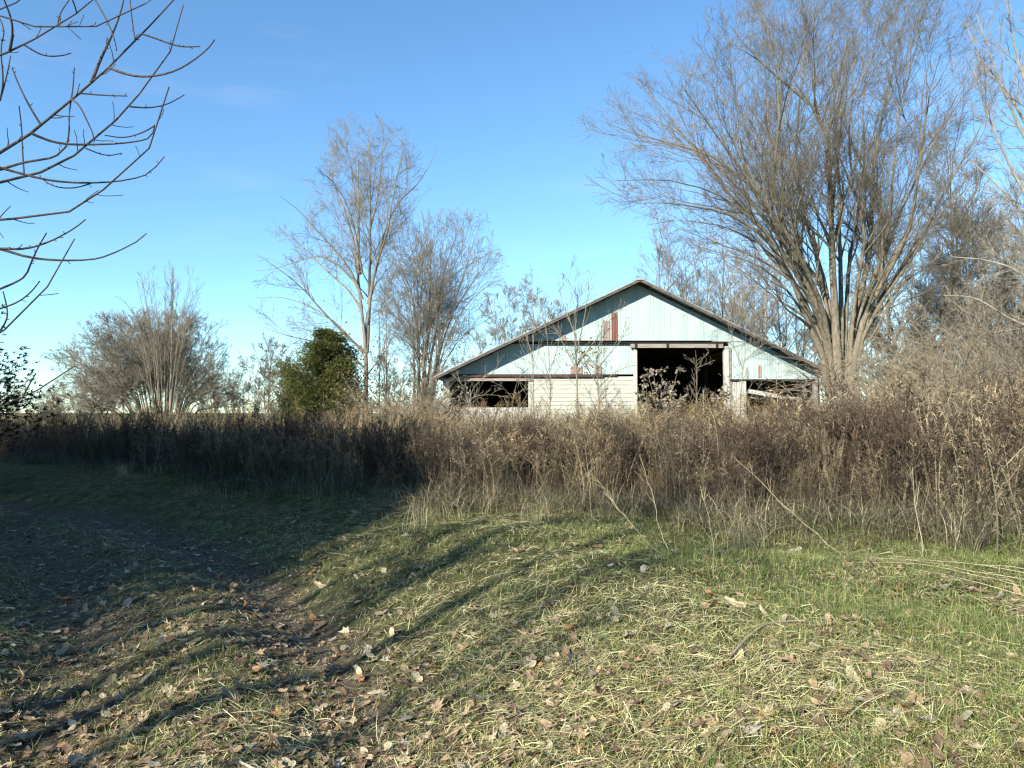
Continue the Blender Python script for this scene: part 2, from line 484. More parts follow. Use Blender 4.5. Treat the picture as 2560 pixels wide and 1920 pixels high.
    # posts
    def post(px0, px1, py_top, mat, y=D - .06, d=.2, lean=0):
        mb = MB()
        xa, xb = g(px0, 800)[0], g(px1, 800)[0]
        ztop = g(px0, py_top)[2]
        mb.beam(((xa + xb) / 2 + lean, y + d / 2, 0), ((xa + xb) / 2, y + d / 2, ztop), d, xb - xa)
        return mb.build('post', M[mat], root, base)
    post(1563, 1574, 748, 'white_post', lean=.05)
    post(1575.5, 1580, 752, 'old_wood', y=D - .02, d=.12)
    post(957, 971, 818, 'white_post')
    post(1757, 1766, 815, 'old_wood', y=D - .02)
    post(1598, 1611, 822, 'white_post', y=D - .02)
    # boards right of the doorway, under the metal
    mb = MB()
    for k, (a, bq) in enumerate(((1581, 1586), (1586.4, 1591), (1591.5, 1597.5))):
        mb.box((g(a, 800)[0], D + .035 + .006 * (k % 2), 0), (g(bq, 800)[0], D + .065 + .006 * (k % 2), zr - .01))
    mb.build('board_wall', M['white_post'], root, base)
    mb = MB(); mb.box((xm1 + .02, D - .05, zr - .09), (g(1760, 800)[0], D + .015, zr - .003)); mb.build('beam', M['dark_wood'], root, base)
    mb = MB(); mb.beam(g(1613, 843) + [0, .3, 0], g(1682, 855) + [0, .3, 0], .05, .2); mb.build('rail', M['white_post'], root, base)
    mb = MB(); mb.beam(g(1598, 856) + [0, .6, 0], g(1745, 860) + [0, .6, 0], .05, .14); mb.build('rail', M['old_wood'], root, base)
    # low white half wall in the left opening
    mb = MB(); mb.box((g(972, 880)[0], D + .05, 0), (xc0, D + .16, g(1, 880)[2])); mb.build('half_wall', M['white_post'], root, base)
    # rusty sheets
    def rust(px0, px1, py0, py1, mat, y=D - .03):
        mb = MB()
        xs = np.linspace(g(px0, 800)[0], g(px1, 800)[0], 16)
        rr = np.random.RandomState(int(px0))
        top = g(1, py0)[2] - np.abs(rr.randn(16)) * .1
        bot = np.full(16, g(1, py1)[2])
        rib = .012 * np.clip(np.abs(((xs / .135) % 1) - .5) * 4 - .9, -.4, .9)
        v = np.concatenate([np.stack([xs, y - rib, bot], 1), np.stack([xs, y - rib, top], 1)])
        i = np.arange(15)
        mb.add(v, (.5, .5, .5), f4=np.stack([i, i + 1, i + 17, i + 16], 1))
        o = mb.build('rusty_panel', M[mat], root, base)
        return o
    rust(1303, 1318, 690, 736, 'rust_pale')
    rust(1321, 1334, 672, 736, 'rust')
    rust(1284, 1300, 790, 807, 'rust_pale', y=D + .015)
    rust(1232, 1258, 790, 807, 'rust_pale', y=D + .015)
    rust(1637, 1644, 787, 815, 'rust_pale', y=D - .005)
    rust(1612, 1616, 792, 817, 'rust_pale', y=D - .005)
    rust(1213, 1222, 716, 736, 'rust_pale', y=D - .03)
    # inner posts and a loft floor keep the inside dark
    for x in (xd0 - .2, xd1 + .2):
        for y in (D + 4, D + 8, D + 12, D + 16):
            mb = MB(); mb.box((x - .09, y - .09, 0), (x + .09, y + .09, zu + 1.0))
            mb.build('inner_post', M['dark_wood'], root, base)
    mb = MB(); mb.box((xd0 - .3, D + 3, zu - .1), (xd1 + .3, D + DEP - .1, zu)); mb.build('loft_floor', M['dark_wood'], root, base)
barn()

# ------------------------------------------------------------------ bare trees
def resample(pts, n):
    pts = np.asarray(pts, float)
    for _ in range(2):      # corner cutting
        q = np.empty((2 * len(pts) - 2 + 2, 3)); q[0] = pts[0]; q[-1] = pts[-1]
        q[1:-1:2] = .75 * pts[:-1] + .25 * pts[1:]; q[2:-1:2] = .25 * pts[:-1] + .75 * pts[1:]
        pts = q
    s = np.concatenate([[0], np.cumsum(np.linalg.norm(np.diff(pts, axis=0), axis=1))])
    t = np.linspace(0, s[-1], n)
    return np.stack([np.interp(t, s, pts[:, k]) for k in range(3)], 1)
def grow(rs, P, Rd, n, ratio, ang, npts, t0=.2, wander=.12, up=.05, rr=.6, tip=.006, lmin=.15, asd=.2, lpow=.9, lmax=99, outw=None):
    B, m = P.shape[:2]
    plen = np.linalg.norm(np.diff(P, axis=1), axis=2).sum(1)
    cnt = rs.poisson(np.broadcast_to(n, (B,)) * np.clip(plen / np.mean(plen), .4, 2.2))
    idx = np.repeat(np.arange(B), cnt)
    N = len(idx)
    t = t0 + (1 - t0) * rs.rand(N)
    f = np.clip(t, 0, .9999) * (m - 1); i = f.astype(int); w = (f - i)[:, None]
    pos = P[idx, i] * (1 - w) + P[idx, i + 1] * w
    r0 = (Rd[idx, i] * (1 - w[:, 0]) + Rd[idx, i + 1] * w[:, 0])
    tan = unit(P[idx, i + 1] - P[idx, i])
    rnd = rs.randn(N, 3)
    perp = unit(rnd - (rnd * tan).sum(1, keepdims=True) * tan)
    a = ang + asd * rs.randn(N)
    d = unit(np.cos(a)[:, None] * tan + np.sin(a)[:, None] * perp)
    L = np.clip(plen[idx] * ratio * (1.2 - t * lpow) * np.exp(.28 * rs.randn(N)), lmin, lmax)
    out = np.empty((N, npts, 3)); out[:, 0] = pos
    st = (L / (npts - 1))[:, None]
    for k in range(1, npts):
        d = unit(d + wander * rs.randn(N, 3) + np.array([0, 0, up]))
        out[:, k] = out[:, k - 1] + d * st
    r0 = np.maximum(r0 * rr, tip)
    rad = r0[:, None] + (tip - r0[:, None]) * np.linspace(0, 1, npts)[None] ** .8
    return out, rad
def ground_loc(x, y): return np.array([x, y, float(hgt(x, y))])

def inside(poly, P, zoff=0):
    """Which points lie inside a crown outline (traced in the 2212-wide view, cast through the tree)."""
    d = P - np.array([0, 0, CAMZ])
    yc = d[:, 1] * math.cos(PITCH) + d[:, 2] * math.sin(PITCH)
    zc = -d[:, 1] * math.sin(PITCH) + d[:, 2] * math.cos(PITCH)
    px, py = (CX + F * d[:, 0] / yc) / K, (CY - F * zc / yc) / K
    res = np.zeros(len(P), bool)
    x, y = np.array(poly, float).T
    j = len(poly) - 1
    for i in range(len(poly)):
        c = ((y[i] > py) != (y[j] > py))
        with np.errstate(divide='ignore', invalid='ignore'):
            xi = (x[j] - x[i]) * (py - y[i]) / (y[j] - y[i]) + x[i]
        res ^= c & (px < xi)
        j = i
    return res
def bare_tree(name, label, cat, loc, stems, levels, mat, seed, group=None, sides=8, crown_mat=None, tip=.006, wob=.075, outline=None):
    """stems: list of (points, base radius, end radius) in the world; levels: keyword dicts for grow()."""
    r = np.random.RandomState(seed)
    root = empty(name, loc, label, cat, group)
    cut = .97 if outline is not None else 1.0
    P = np.stack([resample(s[0], 40)[:int(40 * cut)][np.linspace(0, int(40 * cut) - 1, 16).astype(int)] for s in stems])
    Rd = np.stack([s[1] + (s[2] - s[1]) * np.linspace(0, 1, 16) ** .75 for s in stems])
    j = np.cumsum(r.randn(*P.shape) * .02, 1); j -= j[:, :1]
    P = P + j * np.linalg.norm(P[:, -1] - P[:, 0], axis=1)[:, None, None] * wob
    tr = MB(); tr.tubes(P, Rd, sides)
    tr.build('trunk', mat, root, loc, smooth=True)
    cr = MB()
    p, q = P, Rd
    for k, lv in enumerate(levels):
        lv = dict(lv)
        lv.setdefault('tip', tip)
        p2, q2 = grow(r, p, q, **lv)
        if outline is not None:
            ok = inside(outline, p2[:, -1])
            p2, q2 = p2[ok], q2[ok]
        cr.tubes(p2, q2, 5 if k == 0 else 3)
        p, q = p2, q2
    cr.build('crown', crown_mat or mat, root, loc, smooth=True)
    return root, p

LEV = [dict(n=9, ratio=.42, ang=.62, npts=8, t0=.3, up=.05, rr=.55, wander=.10),
       dict(n=8, ratio=.42, ang=.65, npts=6, t0=.15, up=.04, rr=.6, wander=.13),
       dict(n=6, ratio=.45, ang=.7, npts=5, t0=.15, up=.03, rr=.7, wander=.16)]

# --- the big many-stemmed tree right of the barn
def big_tree():
    Y0 = 31.0
    r = np.random.RandomState(5)
    limbs = [
        ([(1105, 1480), (1040, 1330), (960, 1130), (860, 980), (720, 890), (560, 850), (400, 838), (240, 850)], .15, -3),
        ([(1120, 1450), (1030, 1180), (930, 1030), (800, 900), (680, 770), (560, 610), (450, 460), (350, 360), (220, 270)], .17, 2),
        ([(1130, 1450), (1060, 1200), (980, 1080), (900, 960), (830, 830), (700, 700), (560, 640), (400, 600), (220, 545), (70, 470)], .16, -1),
        ([(1130, 1400), (1090, 1200), (1010, 1090), (930, 960), (890, 850), (860, 700), (840, 600), (780, 480), (690, 380), (600, 300)], .15, 4),
        ([(1100, 1400), (1000, 1120), (920, 980), (885, 800), (880, 690), (900, 560), (905, 400), (880, 250), (850, 100), (830, -60)], .17, -4),
        ([(1140, 1400), (1090, 1180), (1060, 950), (1000, 830), (930, 700), (895, 580), (810, 460), (740, 320), (690, 200)], .14, 3),
        ([(1130, 1400), (1115, 1000), (1100, 700), (1105, 560), (1070, 460), (960, 380), (860, 300), (760, 180), (660, 60), (600, -40)], .18, -2),
        ([(1150, 1400), (1140, 1050), (1110, 800), (1100, 600), (1130, 500), (1210, 400), (1290, 300), (1330, 160), (1340, -20)], .17, -5),
        ([(1160, 1400), (1150, 1000), (1150, 700), (1140, 400), (1120, 180), (1090, -40)], .15, 4),
        ([(1195, 1400), (1245, 1080), (1260, 950), (1230, 830), (1200, 740), (1190, 600), (1200, 450), (1220, 250), (1230, 20)], .16, -3),
        ([(1190, 1420), (1280, 1100), (1300, 920), (1290, 760), (1310, 600), (1340, 420), (1390, 250), (1420, 20)], .16, 5),
        ([(1200, 1420), (1330, 1100), (1370, 950), (1380, 750), (1390, 550), (1440, 350), (1490, 150), (1530, -30)], .15, 2),
        ([(1210, 1420), (1330, 1180), (1430, 1000), (1470, 850), (1490, 650), (1520, 450), (1550, 300), (1620, 120)], .15, -4),
        ([(1220, 1420), (1380, 1150), (1500, 1000), (1560, 850), (1640, 700), (1710, 580), (1780, 450), (1860, 300)], .19, 1),
        ([(1230, 1430), (1350, 1230), (1480, 1050), (1560, 900), (1680, 790), (1830, 690)], .14, -3),
        ([(1240, 1440), (1340, 1280), (1420, 1180), (1560, 1080), (1720, 1010), (1830, 940)], .12, 3),
        ([(1100, 1500), (1020, 1320), (920, 1180), (800, 1090), (650, 1060), (500, 1010)], .11, 5),
        ([(1090, 1480), (1030, 1310), (960, 1230), (870, 1190), (740, 1190)], .08, -4),
        ([(1120, 1420), (1070, 1200), (970, 1010), (850, 830), (720, 640), (620, 500), (530, 380), (460, 280)], .13, -6),
        ([(1130, 1400), (1080, 1150), (1010, 940), (960, 700), (970, 500), (1000, 300), (1010, 100), (1000, -40)], .14, 6),
        ([(1180, 1400), (1200, 1100), (1230, 900), (1270, 700), (1260, 450), (1280, 200), (1290, -30)], .13, 7),
        ([(1210, 1420), (1350, 1120), (1420, 900), (1520, 700), (1600, 520), (1680, 350), (1740, 180)], .13, 6),
        ([(1105, 1470), (1010, 1230), (880, 1060), (740, 960), (560, 920), (400, 920), (280, 960)], .10, 1),
        ([(1125, 1440), (1030, 1230), (900, 1000), (720, 820), (540, 740), (340, 720), (130, 735)], .13, -5),
        ([(1125, 1440), (1040, 1200), (880, 930), (700, 740), (520, 560), (370, 470), (190, 420)], .12, 5),
    ]
    loc = np.array(at(*C3(1165, 1500), Y0)); loc[2] = float(hgt(loc[0], loc[1]))
    stems = []
    for pts, r0, dep in limbs:
        n = len(pts)
        fr = np.linspace(0, 1, n)
        w = [at(*C3(*p), Y0 + dep * f ** .8 + r.randn() * .12) for p, f in zip(pts, fr)]
        first = loc + np.array([(pts[0][0] - 1165) * .004, np.sign(dep) * .25, .25])
        stems.append(([first] + w, r0 * (1.45, .95, 1.1, .85, 1.25, .9)[len(stems) % 6], .010))
    # the short fused trunk
    for dx, dy, h, rr_ in ((0, 0, 3.2, .50), (-.45, .1, 3.0, .32), (.5, -.1, 3.0, .34), (.1, -.45, 2.6, .30), (.1, .5, 2.8, .3)):
        stems.append(([loc + np.array([dx * .8, dy * .8, -.1]), loc + np.array([dx * .9, dy, h * .5]), loc + np.array([dx * 1.15, dy * 1.1, h])], rr_ * 1.0, rr_ * .5))
    lv = [dict(n=11, ratio=.36, ang=.44, npts=10, t0=.34, up=.025, rr=.6, wander=.08, lmax=5.6, lpow=.6, asd=.18),
          dict(n=9, ratio=.36, ang=.50, npts=7, t0=.18, up=.02, rr=.55, wander=.10, lmax=3.2, lpow=.6),
          dict(n=6, ratio=.52, ang=.55, npts=5, t0=.12, up=.02, rr=.6, wander=.13, lmax=1.7),
          dict(n=1.7, ratio=.60, ang=.55, npts=4, t0=.1, up=.02, rr=.7, wander=.13, lmax=.9)]
    bare_tree('spreading_tree', 'huge leafless many-stemmed tree fanning out over the right end of the barn', 'tree', loc, stems, lv, M['bark'], 11, sides=9, tip=.0046, wob=.07,
              outline=[(1218, 235), (1240, 330), (1235, 440), (1300, 500), (1330, 530), (1500, 560), (1650, 640), (1720, 730), (1780, 800), (1900, 800), (1960, 700), (2080, 640), (2200, 560), (2230, 300), (2150, 50), (2120, -400), (1480, -400), (1520, 20), (1480, 90), (1370, 80), (1310, 130), (1300, 200)])
big_tree()

# --- the tall forked tree and its rounder neighbour left of the barn
def tall_tree():
    Y0 = 41.0
    r = np.random.RandomState(3)
    L = [([(640, 1600), (640, 1400), (635, 1250), (622, 1100), (608, 950), (605, 800), (610, 620), (605, 420), (600, 250), (617, 60)], .24, 0),
         ([(640, 1300), (655, 1100), (650, 950), (660, 800), (655, 600), (655, 400), (640, 200), (650, 80)], .17, 2),
         ([(645, 1150), (680, 900), (715, 780), (750, 700), (770, 560), (800, 400), (840, 250), (855, 140)], .14, -3),
         ([(650, 1050), (700, 820), (740, 650), (810, 520), (880, 470), (940, 390), (980, 300), (1020, 220)], .13, 3),
         ([(620, 1030), (570, 900), (500, 800), (400, 700), (290, 570), (210, 520), (170, 480)], .12, -2),
         ([(610, 900), (575, 760), (540, 600), (480, 450), (420, 330), (365, 200)], .12, 3),
         ([(615, 1080), (540, 970), (430, 880), (330, 770), (260, 720), (180, 670)], .11, 4),
         ([(640, 1300), (500, 1180), (400, 1060), (310, 950), (190, 860), (70, 780)], .12, -3),
         ([(640, 1330), (540, 1200), (420, 1100), (280, 1030), (130, 1010), (50, 1020)], .10, 3),
         ([(640, 1380), (520, 1290), (380, 1240), (240, 1220), (90, 1160)], .09, -2),
         ([(620, 900), (590, 700), (545, 540), (470, 420), (400, 380), (370, 330)], .09, -4),
         ([(606, 600), (570, 420), (560, 300), (500, 200), (440, 130)], .07, 2),
         ([(655, 700), (700, 500), (720, 330), (730, 200), (720, 100)], .08, -2),
         ([(612, 1000), (540, 880), (420, 800), (300, 830), (180, 870), (60, 880)], .09, 1)]
    loc = np.array(at(*C5(640, 1650), Y0)); loc[2] = float(hgt(loc[0], loc[1]))
    st = []
    for pts, r0, dep in L:
        w = [at(*C5(*p), Y0 + dep * f) for p, f in zip(pts, np.linspace(0, 1, len(pts)))]
        st.append((w if r0 < .24 else [loc - [0, 0, .1]] + w, r0 * .72, .011))
    lv = [dict(n=10, ratio=.36, ang=.56, npts=8, t0=.22, up=.02, rr=.5, wander=.09, lmax=3.6, lpow=.6), dict(n=8, ratio=.44, lpow=.6, ang=.58, npts=6, t0=.15, up=.015, rr=.5, lmax=1.8),
          dict(n=4.5, ratio=.62, ang=.6, npts=4, up=.01, rr=.6, lmax=1.2), dict(n=1.0, ratio=.6, ang=.55, npts=4, up=.02, rr=.7, lmax=.7)]
    bare_tree('tall_tree', 'tallest leafless tree left of the barn, with a slim forked trunk behind the evergreen', 'tree', loc, st, lv, M['bark_grey'], 21, tip=.0056,
              outline=[(540, 580), (545, 540), (600, 440), (620, 380), (680, 370), (705, 265), (740, 240), (790, 228), (830, 250), (870, 262), (905, 285), (950, 330), (945, 400), (900, 450), (880, 560), (860, 880), (700, 880), (600, 740), (560, 690), (530, 660)])
    # neighbour with dead vine leaves
    Y1 = 40.0
    L = [([(880, 1600), (880, 1400), (870, 1200), (850, 1000), (800, 880), (740, 790)], .13, -2),
         ([(900, 1600), (900, 1350), (890, 1150), (900, 950), (870, 780), (830, 650), (840, 560)], .16, 2),
         ([(910, 1600), (925, 1350), (940, 1150), (960, 950), (960, 800), (950, 650), (960, 570)], .15, -2),
         ([(930, 1600), (950, 1350), (990, 1130), (1000, 950), (1040, 800), (1080, 680), (1110, 560)], .16, 1),
         ([(950, 1600), (990, 1350), (1040, 1150), (1100, 1000), (1150, 850), (1200, 700), (1240, 580)], .15, -2),
         ([(960, 1600), (1020, 1300), (1080, 1100), (1180, 950), (1270, 830), (1310, 700)], .12, 3),
         ([(970, 1550), (1040, 1230), (1150, 1040), (1280, 940), (1400, 900)], .10, -2),
         ([(960, 1500), (1080, 1250), (1200, 1150), (1330, 1080)], .08, 2),
         ([(900, 1300), (880, 1050), (830, 900), (780, 760), (760, 680)], .10, 3),
         ([(930, 1300), (1010, 1000), (1100, 830), (1170, 660), (1180, 570)], .11, 3),
         ([(900, 1250), (930, 900), (920, 700), (900, 600)], .09, -3),
         ([(700, 1600), (710, 1350), (705, 1150), (690, 1000), (660, 900)], .07, 1),
         ([(735, 1600), (740, 1350), (730, 1100), (740, 950), (770, 830)], .07, -1)]
    loc = np.array(at(*C5(920, 1650), Y1)); loc[2] = float(hgt(loc[0], loc[1]))
    st = []
    for pts, r0, dep in L:
        w = [at(*C5(*p), Y1 + dep * f) for p, f in zip(pts, np.linspace(0, 1, len(pts)))]
        g0 = np.array([loc[0] + (w[0][0] - loc[0]) * .8, Y1 + dep * .1, loc[2] - .1])
        st.append(([g0] + w, r0 * .8, .010))
    lv = [dict(n=13, ratio=.38, ang=.54, npts=8, t0=.26, up=.02, rr=.5, wander=.09, lmax=3.6, lpow=.6), dict(n=9, ratio=.44, lpow=.6, ang=.58, npts=6, t0=.15, up=.015, rr=.5, lmax=1.7),
          dict(n=4.5, ratio=.62, ang=.6, npts=4, up=.01, rr=.6, lmax=1.1), dict(n=1.0, ratio=.6, ang=.55, npts=4, up=.02, rr=.7, lmax=.7)]
    root, p = bare_tree('vine_clad_tree', 'round-topped leafless tree with brown dead vine leaves clinging to its lower stems', 'tree', loc, st, lv, M['bark_grey'], 22, tip=.0056,
              outline=[(825, 520), (860, 460), (940, 445), (1000, 435), (1050, 450), (1085, 540), (1118, 590), (1110, 640), (1050, 700), (980, 800), (960, 900), (780, 900), (790, 600)])
    # dead vine leaves round the lower stems
    n = 2300
    k = r.randint(0, len(st), n)
    pos = np.empty((n, 3))
    for q in range(n):
        pts = resample(st[k[q]][0], 20)
        pos[q] = pts[min(19, int(20 * min(.78, abs(r.randn()) * .32)))]
    pos += r.randn(n, 3) * np.array([.38, .38, .3])
    leaf_cloud(r, pos, .085, [(.12, .065, .04), (.20, .12, .075), (.075, .05, .038)]).build('vine_leaves', M['leaf'], root, loc)

def leaf_cloud(r, pos, size, cols, mb=None):
    n = len(pos)
    mb = mb or MB()
    d = unit(r.randn(n, 3) + [0, 0, -.6]); s = unit(np.cross(d, r.randn(n, 3)))
    L = size * (.6 + .8 * r.rand(n))[:, None]
    P = np.stack([pos, pos + d * L * .5, pos + d * L + r.randn(n, 3) * L * .15], 1)
    w = L * np.array([[.25, .75, .12]])
    c = np.asarray(cols)[r.randint(0, len(cols), n)] * (.75 + .5 * r.rand(n, 1))
    mb.ribbons(P, w, s, c)
    return mb
tall_tree()

# --- the far left pair: a broad low crown and a slim upright one in front of it
def far_left():
    r = np.random.RandomState(9)
    Y0 = 60.0
    loc = np.array(at(345, 900, Y0)); loc[2] = float(hgt(loc[0], loc[1]))
    st = []
    for k in range(52):
        u = (k + .5) / 52 * 2 - 1 + r.randn() * .04
        ex = 318 + u * 258 + r.randn() * 8
        ey = 882 - (1 - abs(u) ** 2.4) * 222 * (.9 + .12 * r.rand()) - (12 if abs(u) < .9 else 0)
        mx, my = 345 + (ex - 345) * .45, 890 + (ey - 890) * (.30 if abs(u) > .5 else .5)
        dep = r.uniform(-5, 5)
        bx = 345 + u * 55
        st.append(([np.array([*at(bx, 890, Y0)[:2], -.2]), at(bx + (mx - bx) * .5, 890 + (my - 890) * .55, Y0 + dep * .3), at(mx, my, Y0 + dep * .6), at(ex, ey, Y0 + dep)], .075, .016))
    lv = [dict(n=18, ratio=.32, ang=.7, npts=6, t0=.3, up=.03, rr=.5, lmax=3.2), dict(n=10, ratio=.45, ang=.62, npts=5, up=.04, rr=.6, lmax=1.5), dict(n=6, ratio=.5, ang=.62, npts=4, up=.03, rr=.8, lmax=.8)]
    bare_tree('broad_tree', 'broad low leafless tree with a dense brown dome crown at the far left', 'tree', loc, st, lv, M['bark_grey'], 31, tip=.0088,
              outline=[(80, 790), (88, 745), (140, 695), (200, 668), (300, 660), (400, 660), (495, 675), (555, 720), (558, 790), (520, 850), (460, 900), (200, 900), (100, 850)])
    Y1 = 56.0
    loc = np.array(at(355, 900, Y1)); loc[2] = float(hgt(loc[0], loc[1]))
    st = []
    for k in range(17):
        u = (k + .5) / 17 * 2 - 1 + r.randn() * .05
        ex, ey = 350 + u * 116, 545 + 105 * abs(u) ** 1.8 + r.rand() * 28
        dep = r.uniform(-3, 3)
        st.append(([np.array([*at(355 + u * 16, 890, Y1)[:2], -.2]), at(355 + u * 44, 770, Y1 + dep * .4), at(353 + u * 78, 680, Y1 + dep * .7), at(ex, ey, Y1 + dep)], .042, .012))
    st.append(([np.array([*at(368, 890, Y1)[:2], -.2]), at(369, 760, Y1), at(372, 650, Y1), at(374, 555, Y1)], .15, .02))
    lv = [dict(n=12, ratio=.24, ang=.42, npts=6, t0=.35, up=.06, rr=.5, lmax=3), dict(n=6, ratio=.42, ang=.5, npts=4, up=.05, rr=.6, lmax=1.4)]
    bare_tree('upright_tree', 'slim pale upright tree with vase of bare twigs rising in front of the broad dome', 'tree', loc, st, lv, M['bark_grey'], 32, tip=.0075,
              outline=[(240, 650), (245, 610), (290, 560), (380, 538), (450, 580), (462, 640), (470, 690), (440, 900), (280, 900)])
far_left()

# --- procedural forest trees, copied
def proc_tree(name, label, cat, H, spread, seed, mat, loc, group=None, nst=1, tip=.011, fork=.3, dense=1.0):
    r = np.random.RandomState(seed)
    st = []
    for s in range(nst):
        lean = r.randn(2) * .06 * H
        b0 = r.randn(2) * .15 * (nst > 1)
        st.append(([np.array([*b0, -.2])] + [np.array([b0[0] + lean[0] * f + r.randn() * .012 * H, b0[1] + lean[1] * f + r.randn() * .012 * H, H * f]) for f in (.15, .35, .6, .8, 1)], .0125 * H / nst ** .4, .02))
    ns = int(13 * dense)
    for k in range(ns):
        f = fork + (.92 - fork) * (k + r.rand()) / ns
        s = st[k % nst][0]
        z = H * f
        q = [np.interp(z, [p[2] for p in s], [p[i] for p in s]) for i in (0, 1)]
        az = k * 2.4 + r.randn() * .4
        L = spread * H * (1.15 - f * .8) * r.uniform(.7, 1.2)
        d = np.array([math.cos(az), math.sin(az)])
        st.append(([np.array([*q, z])] + [np.array([q[0] + d[0] * L * u + r.randn() * .1, q[1] + d[1] * L * u + r.randn() * .1, z + L * (.9 * u + .35 * u * u)]) for u in (.3, .65, 1)], .0055 * H * (1.2 - f), .016))
    st = [(np.array(s[0]) + loc, s[1], s[2]) for s in st]
    lv = [dict(n=7 * dense, ratio=.38, ang=.6, npts=6, t0=.25, up=.05, rr=.5, lmax=.2 * H), dict(n=6, ratio=.45, ang=.62, npts=5, up=.04, rr=.6, lmax=.1 * H), dict(n=5, ratio=.7, ang=.55, npts=4, up=.02, rr=.6, lmax=.07 * H)]
    return bare_tree(name, label, cat, loc, st, lv, mat, seed + 1, group, sides=6, tip=tip)[0]

def px_loc(px, Y):
    x = (px * K - CX) / F * Y
    return np.array([x, Y, float(hgt(x, Y))])
def top_h(py, Y): return float(at(1106, py, Y)[2])

GB = 'bare trees behind the barn'
GW = 'bare trees of the wood at the right edge'
A = proc_tree('forest_tree', 'grey leafless tree rising behind the right slope of the barn roof, nearest the ridge', 'tree', top_h(480, 58), .30, 41, M['bark_grey'], px_loc(1452, 58), GB, 2, .008, .2, 1.0)
B = proc_tree('forest_tree', 'leafless tree rising straight behind the middle of the right roof slope', 'tree', top_h(520, 62), .30, 42, M['bark_pale'], px_loc(1560, 62), GB, 1, .008, .25, 1.0)
Cc = proc_tree('forest_tree', 'slender tall leafless tree among the wood right of the great spreading tree', 'tree', top_h(330, 55), .22, 43, M['bark'], px_loc(2040, 55), GW, 1, .011, .35)
Dd = proc_tree('forest_tree', 'slender tall leafless tree among the wood right of the great spreading tree', 'tree', top_h(420, 48), .22, 44, M['bark_grey'], px_loc(1935, 48), GW, 2, .010, .3)
copy_tree(B, px_loc(1660, 57), 1.1, .92, 'leafless tree behind the low right end of the barn roof, beside the great tree', GB)
for px, Y, sc, lb in ((1500, 66, .92, 'leafless tree between the two nearest ones behind the right roof slope'), (1610, 70, 1.0, 'leafless tree farther back behind the right roof slope, left of the great tree'),
                      (1430, 64, .82, 'leafless tree peeping over the right roof slope next to the ridge'), (1730, 66, .85, 'leafless tree mostly hidden behind the lower left limbs of the great tree'),
                      (1475, 60, .86, 'pale leafless tree behind the right roof slope, second from the ridge'), (1535, 58, .88, 'leafless tree behind the right roof slope above the big doorway corner'),
                      (1640, 61, .95, 'leafless tree behind the right lean-to roof, under the great tree limbs'), (1585, 75, 1.05, 'faint far leafless tree behind the middle of the right roof slope'), (1690, 60, .85, 'leafless tree behind the lowest part of the right roof slope')):
    copy_tree(A if Y < 68 else B, px_loc(px, Y), px * .7, sc, lb, GB)
copy_tree(A, px_loc(1405, 72), 2.1, .80, 'small faint leafless tree just right of the barn ridge', GB)
WL = 'slender tall leafless tree among the wood right of the great spreading tree'
rr_ = np.random.RandomState(77)
for k, (px, Y, sc) in enumerate([(1880, 60, .85), (1985, 62, .9), (2090, 50, .95), (2130, 44, 1.0), (2170, 56, 1.05), (2215, 47, 1.1), (2260, 60, 1.1), (2300, 42, 1.1),
                                 (1905, 75, .85), (1960, 85, .9), (1830, 80, .8), (1760, 74, .72), (1700, 82, .75),
                                 (2240, 38, .85), (2060, 42, .62), (2005, 46, .66), (2180, 40, .7)]):
    copy_tree((A, B, Cc, Dd)[k % 4], px_loc(px, Y), rr_.rand() * 6.28, sc * .95, WL, GW)
# left of the ridge, low trees showing over the left roof slope
E_ = proc_tree('small_tree', 'low rounded leafless tree showing over the left roof slope, nearest its eave', 'tree', top_h(640, 64), .42, 45, M['bark_grey'], px_loc(1105, 64), None, 3, .012, .15, 1.2)
copy_tree(E_, px_loc(1185, 70), 2.0, .98, 'low leafless tree over the middle of the left roof slope, behind two thin saplings')
copy_tree(E_, px_loc(1060, 75), 4.0, .80, 'small faint leafless tree between the vine-clad tree and barn eave')
copy_tree(E_, px_loc(1275, 66), 3.0, (.7, .7, .82), 'leafless tree just left of the barn ridge, only its top showing')
# thin scrub between far left pair and the evergreen
S_ = proc_tree('scrub_tree', 'faint thin scrub tree on the skyline just right of the broad dome tree', 'tree', top_h(755, 58), .5, 46, M['bark_grey'], px_loc(575, 58), None, 3, .010, .12, 1.0)
copy_tree(S_, px_loc(615, 46), 1.5, .72, 'short twiggy scrub tree close left of the evergreen')
copy_tree(S_, px_loc(505, 64), 2.5, .7, 'short scrub tree under the right edge of the broad dome tree')
copy_tree(S_, px_loc(120, 70), .5, .62, 'short scrub tree under the left edge of the broad dome tree')
for px, Y, sc, lb in ((1930, 33, .75, 'twiggy scrub tree close behind the great trunk, on its right'), (2000, 30, .80, 'tan scrub tree rising behind the shrubs right of the small dark evergreen bush'),
                      (2070, 34, .95, 'tan scrub tree rising behind the big arching shrub'), (2140, 29, .90, 'tan scrub tree between the arching shrub and pale tree'), (2195, 32, 1.05, 'tan scrub tree at the right edge, highest of the scrub')):
    copy_tree(S_, px_loc(px, Y), px * .3, sc, lb, 'scrub trees at the right edge')
for k in range(26):
    px = -120 + 42 * k + rr_.uniform(-16, 16)
    if px > 930: break
    copy_tree(S_, px_loc(px, rr_.uniform(75, 120)), rr_.rand() * 6.28, (rr_.uniform(.5, .8),) * 2 + (rr_.uniform(.4, .72),), 'distant low scrub tree on the skyline at the left', 'distant scrub trees along the skyline')
copy_tree(S_, px_loc(845, 37), 3.3, .62, 'twiggy scrub tree in the thicket right of the evergreen')
copy_tree(S_, px_loc(925, 36.5), 5.0, .55, 'twiggy scrub tree in the thicket against the barn left corner')

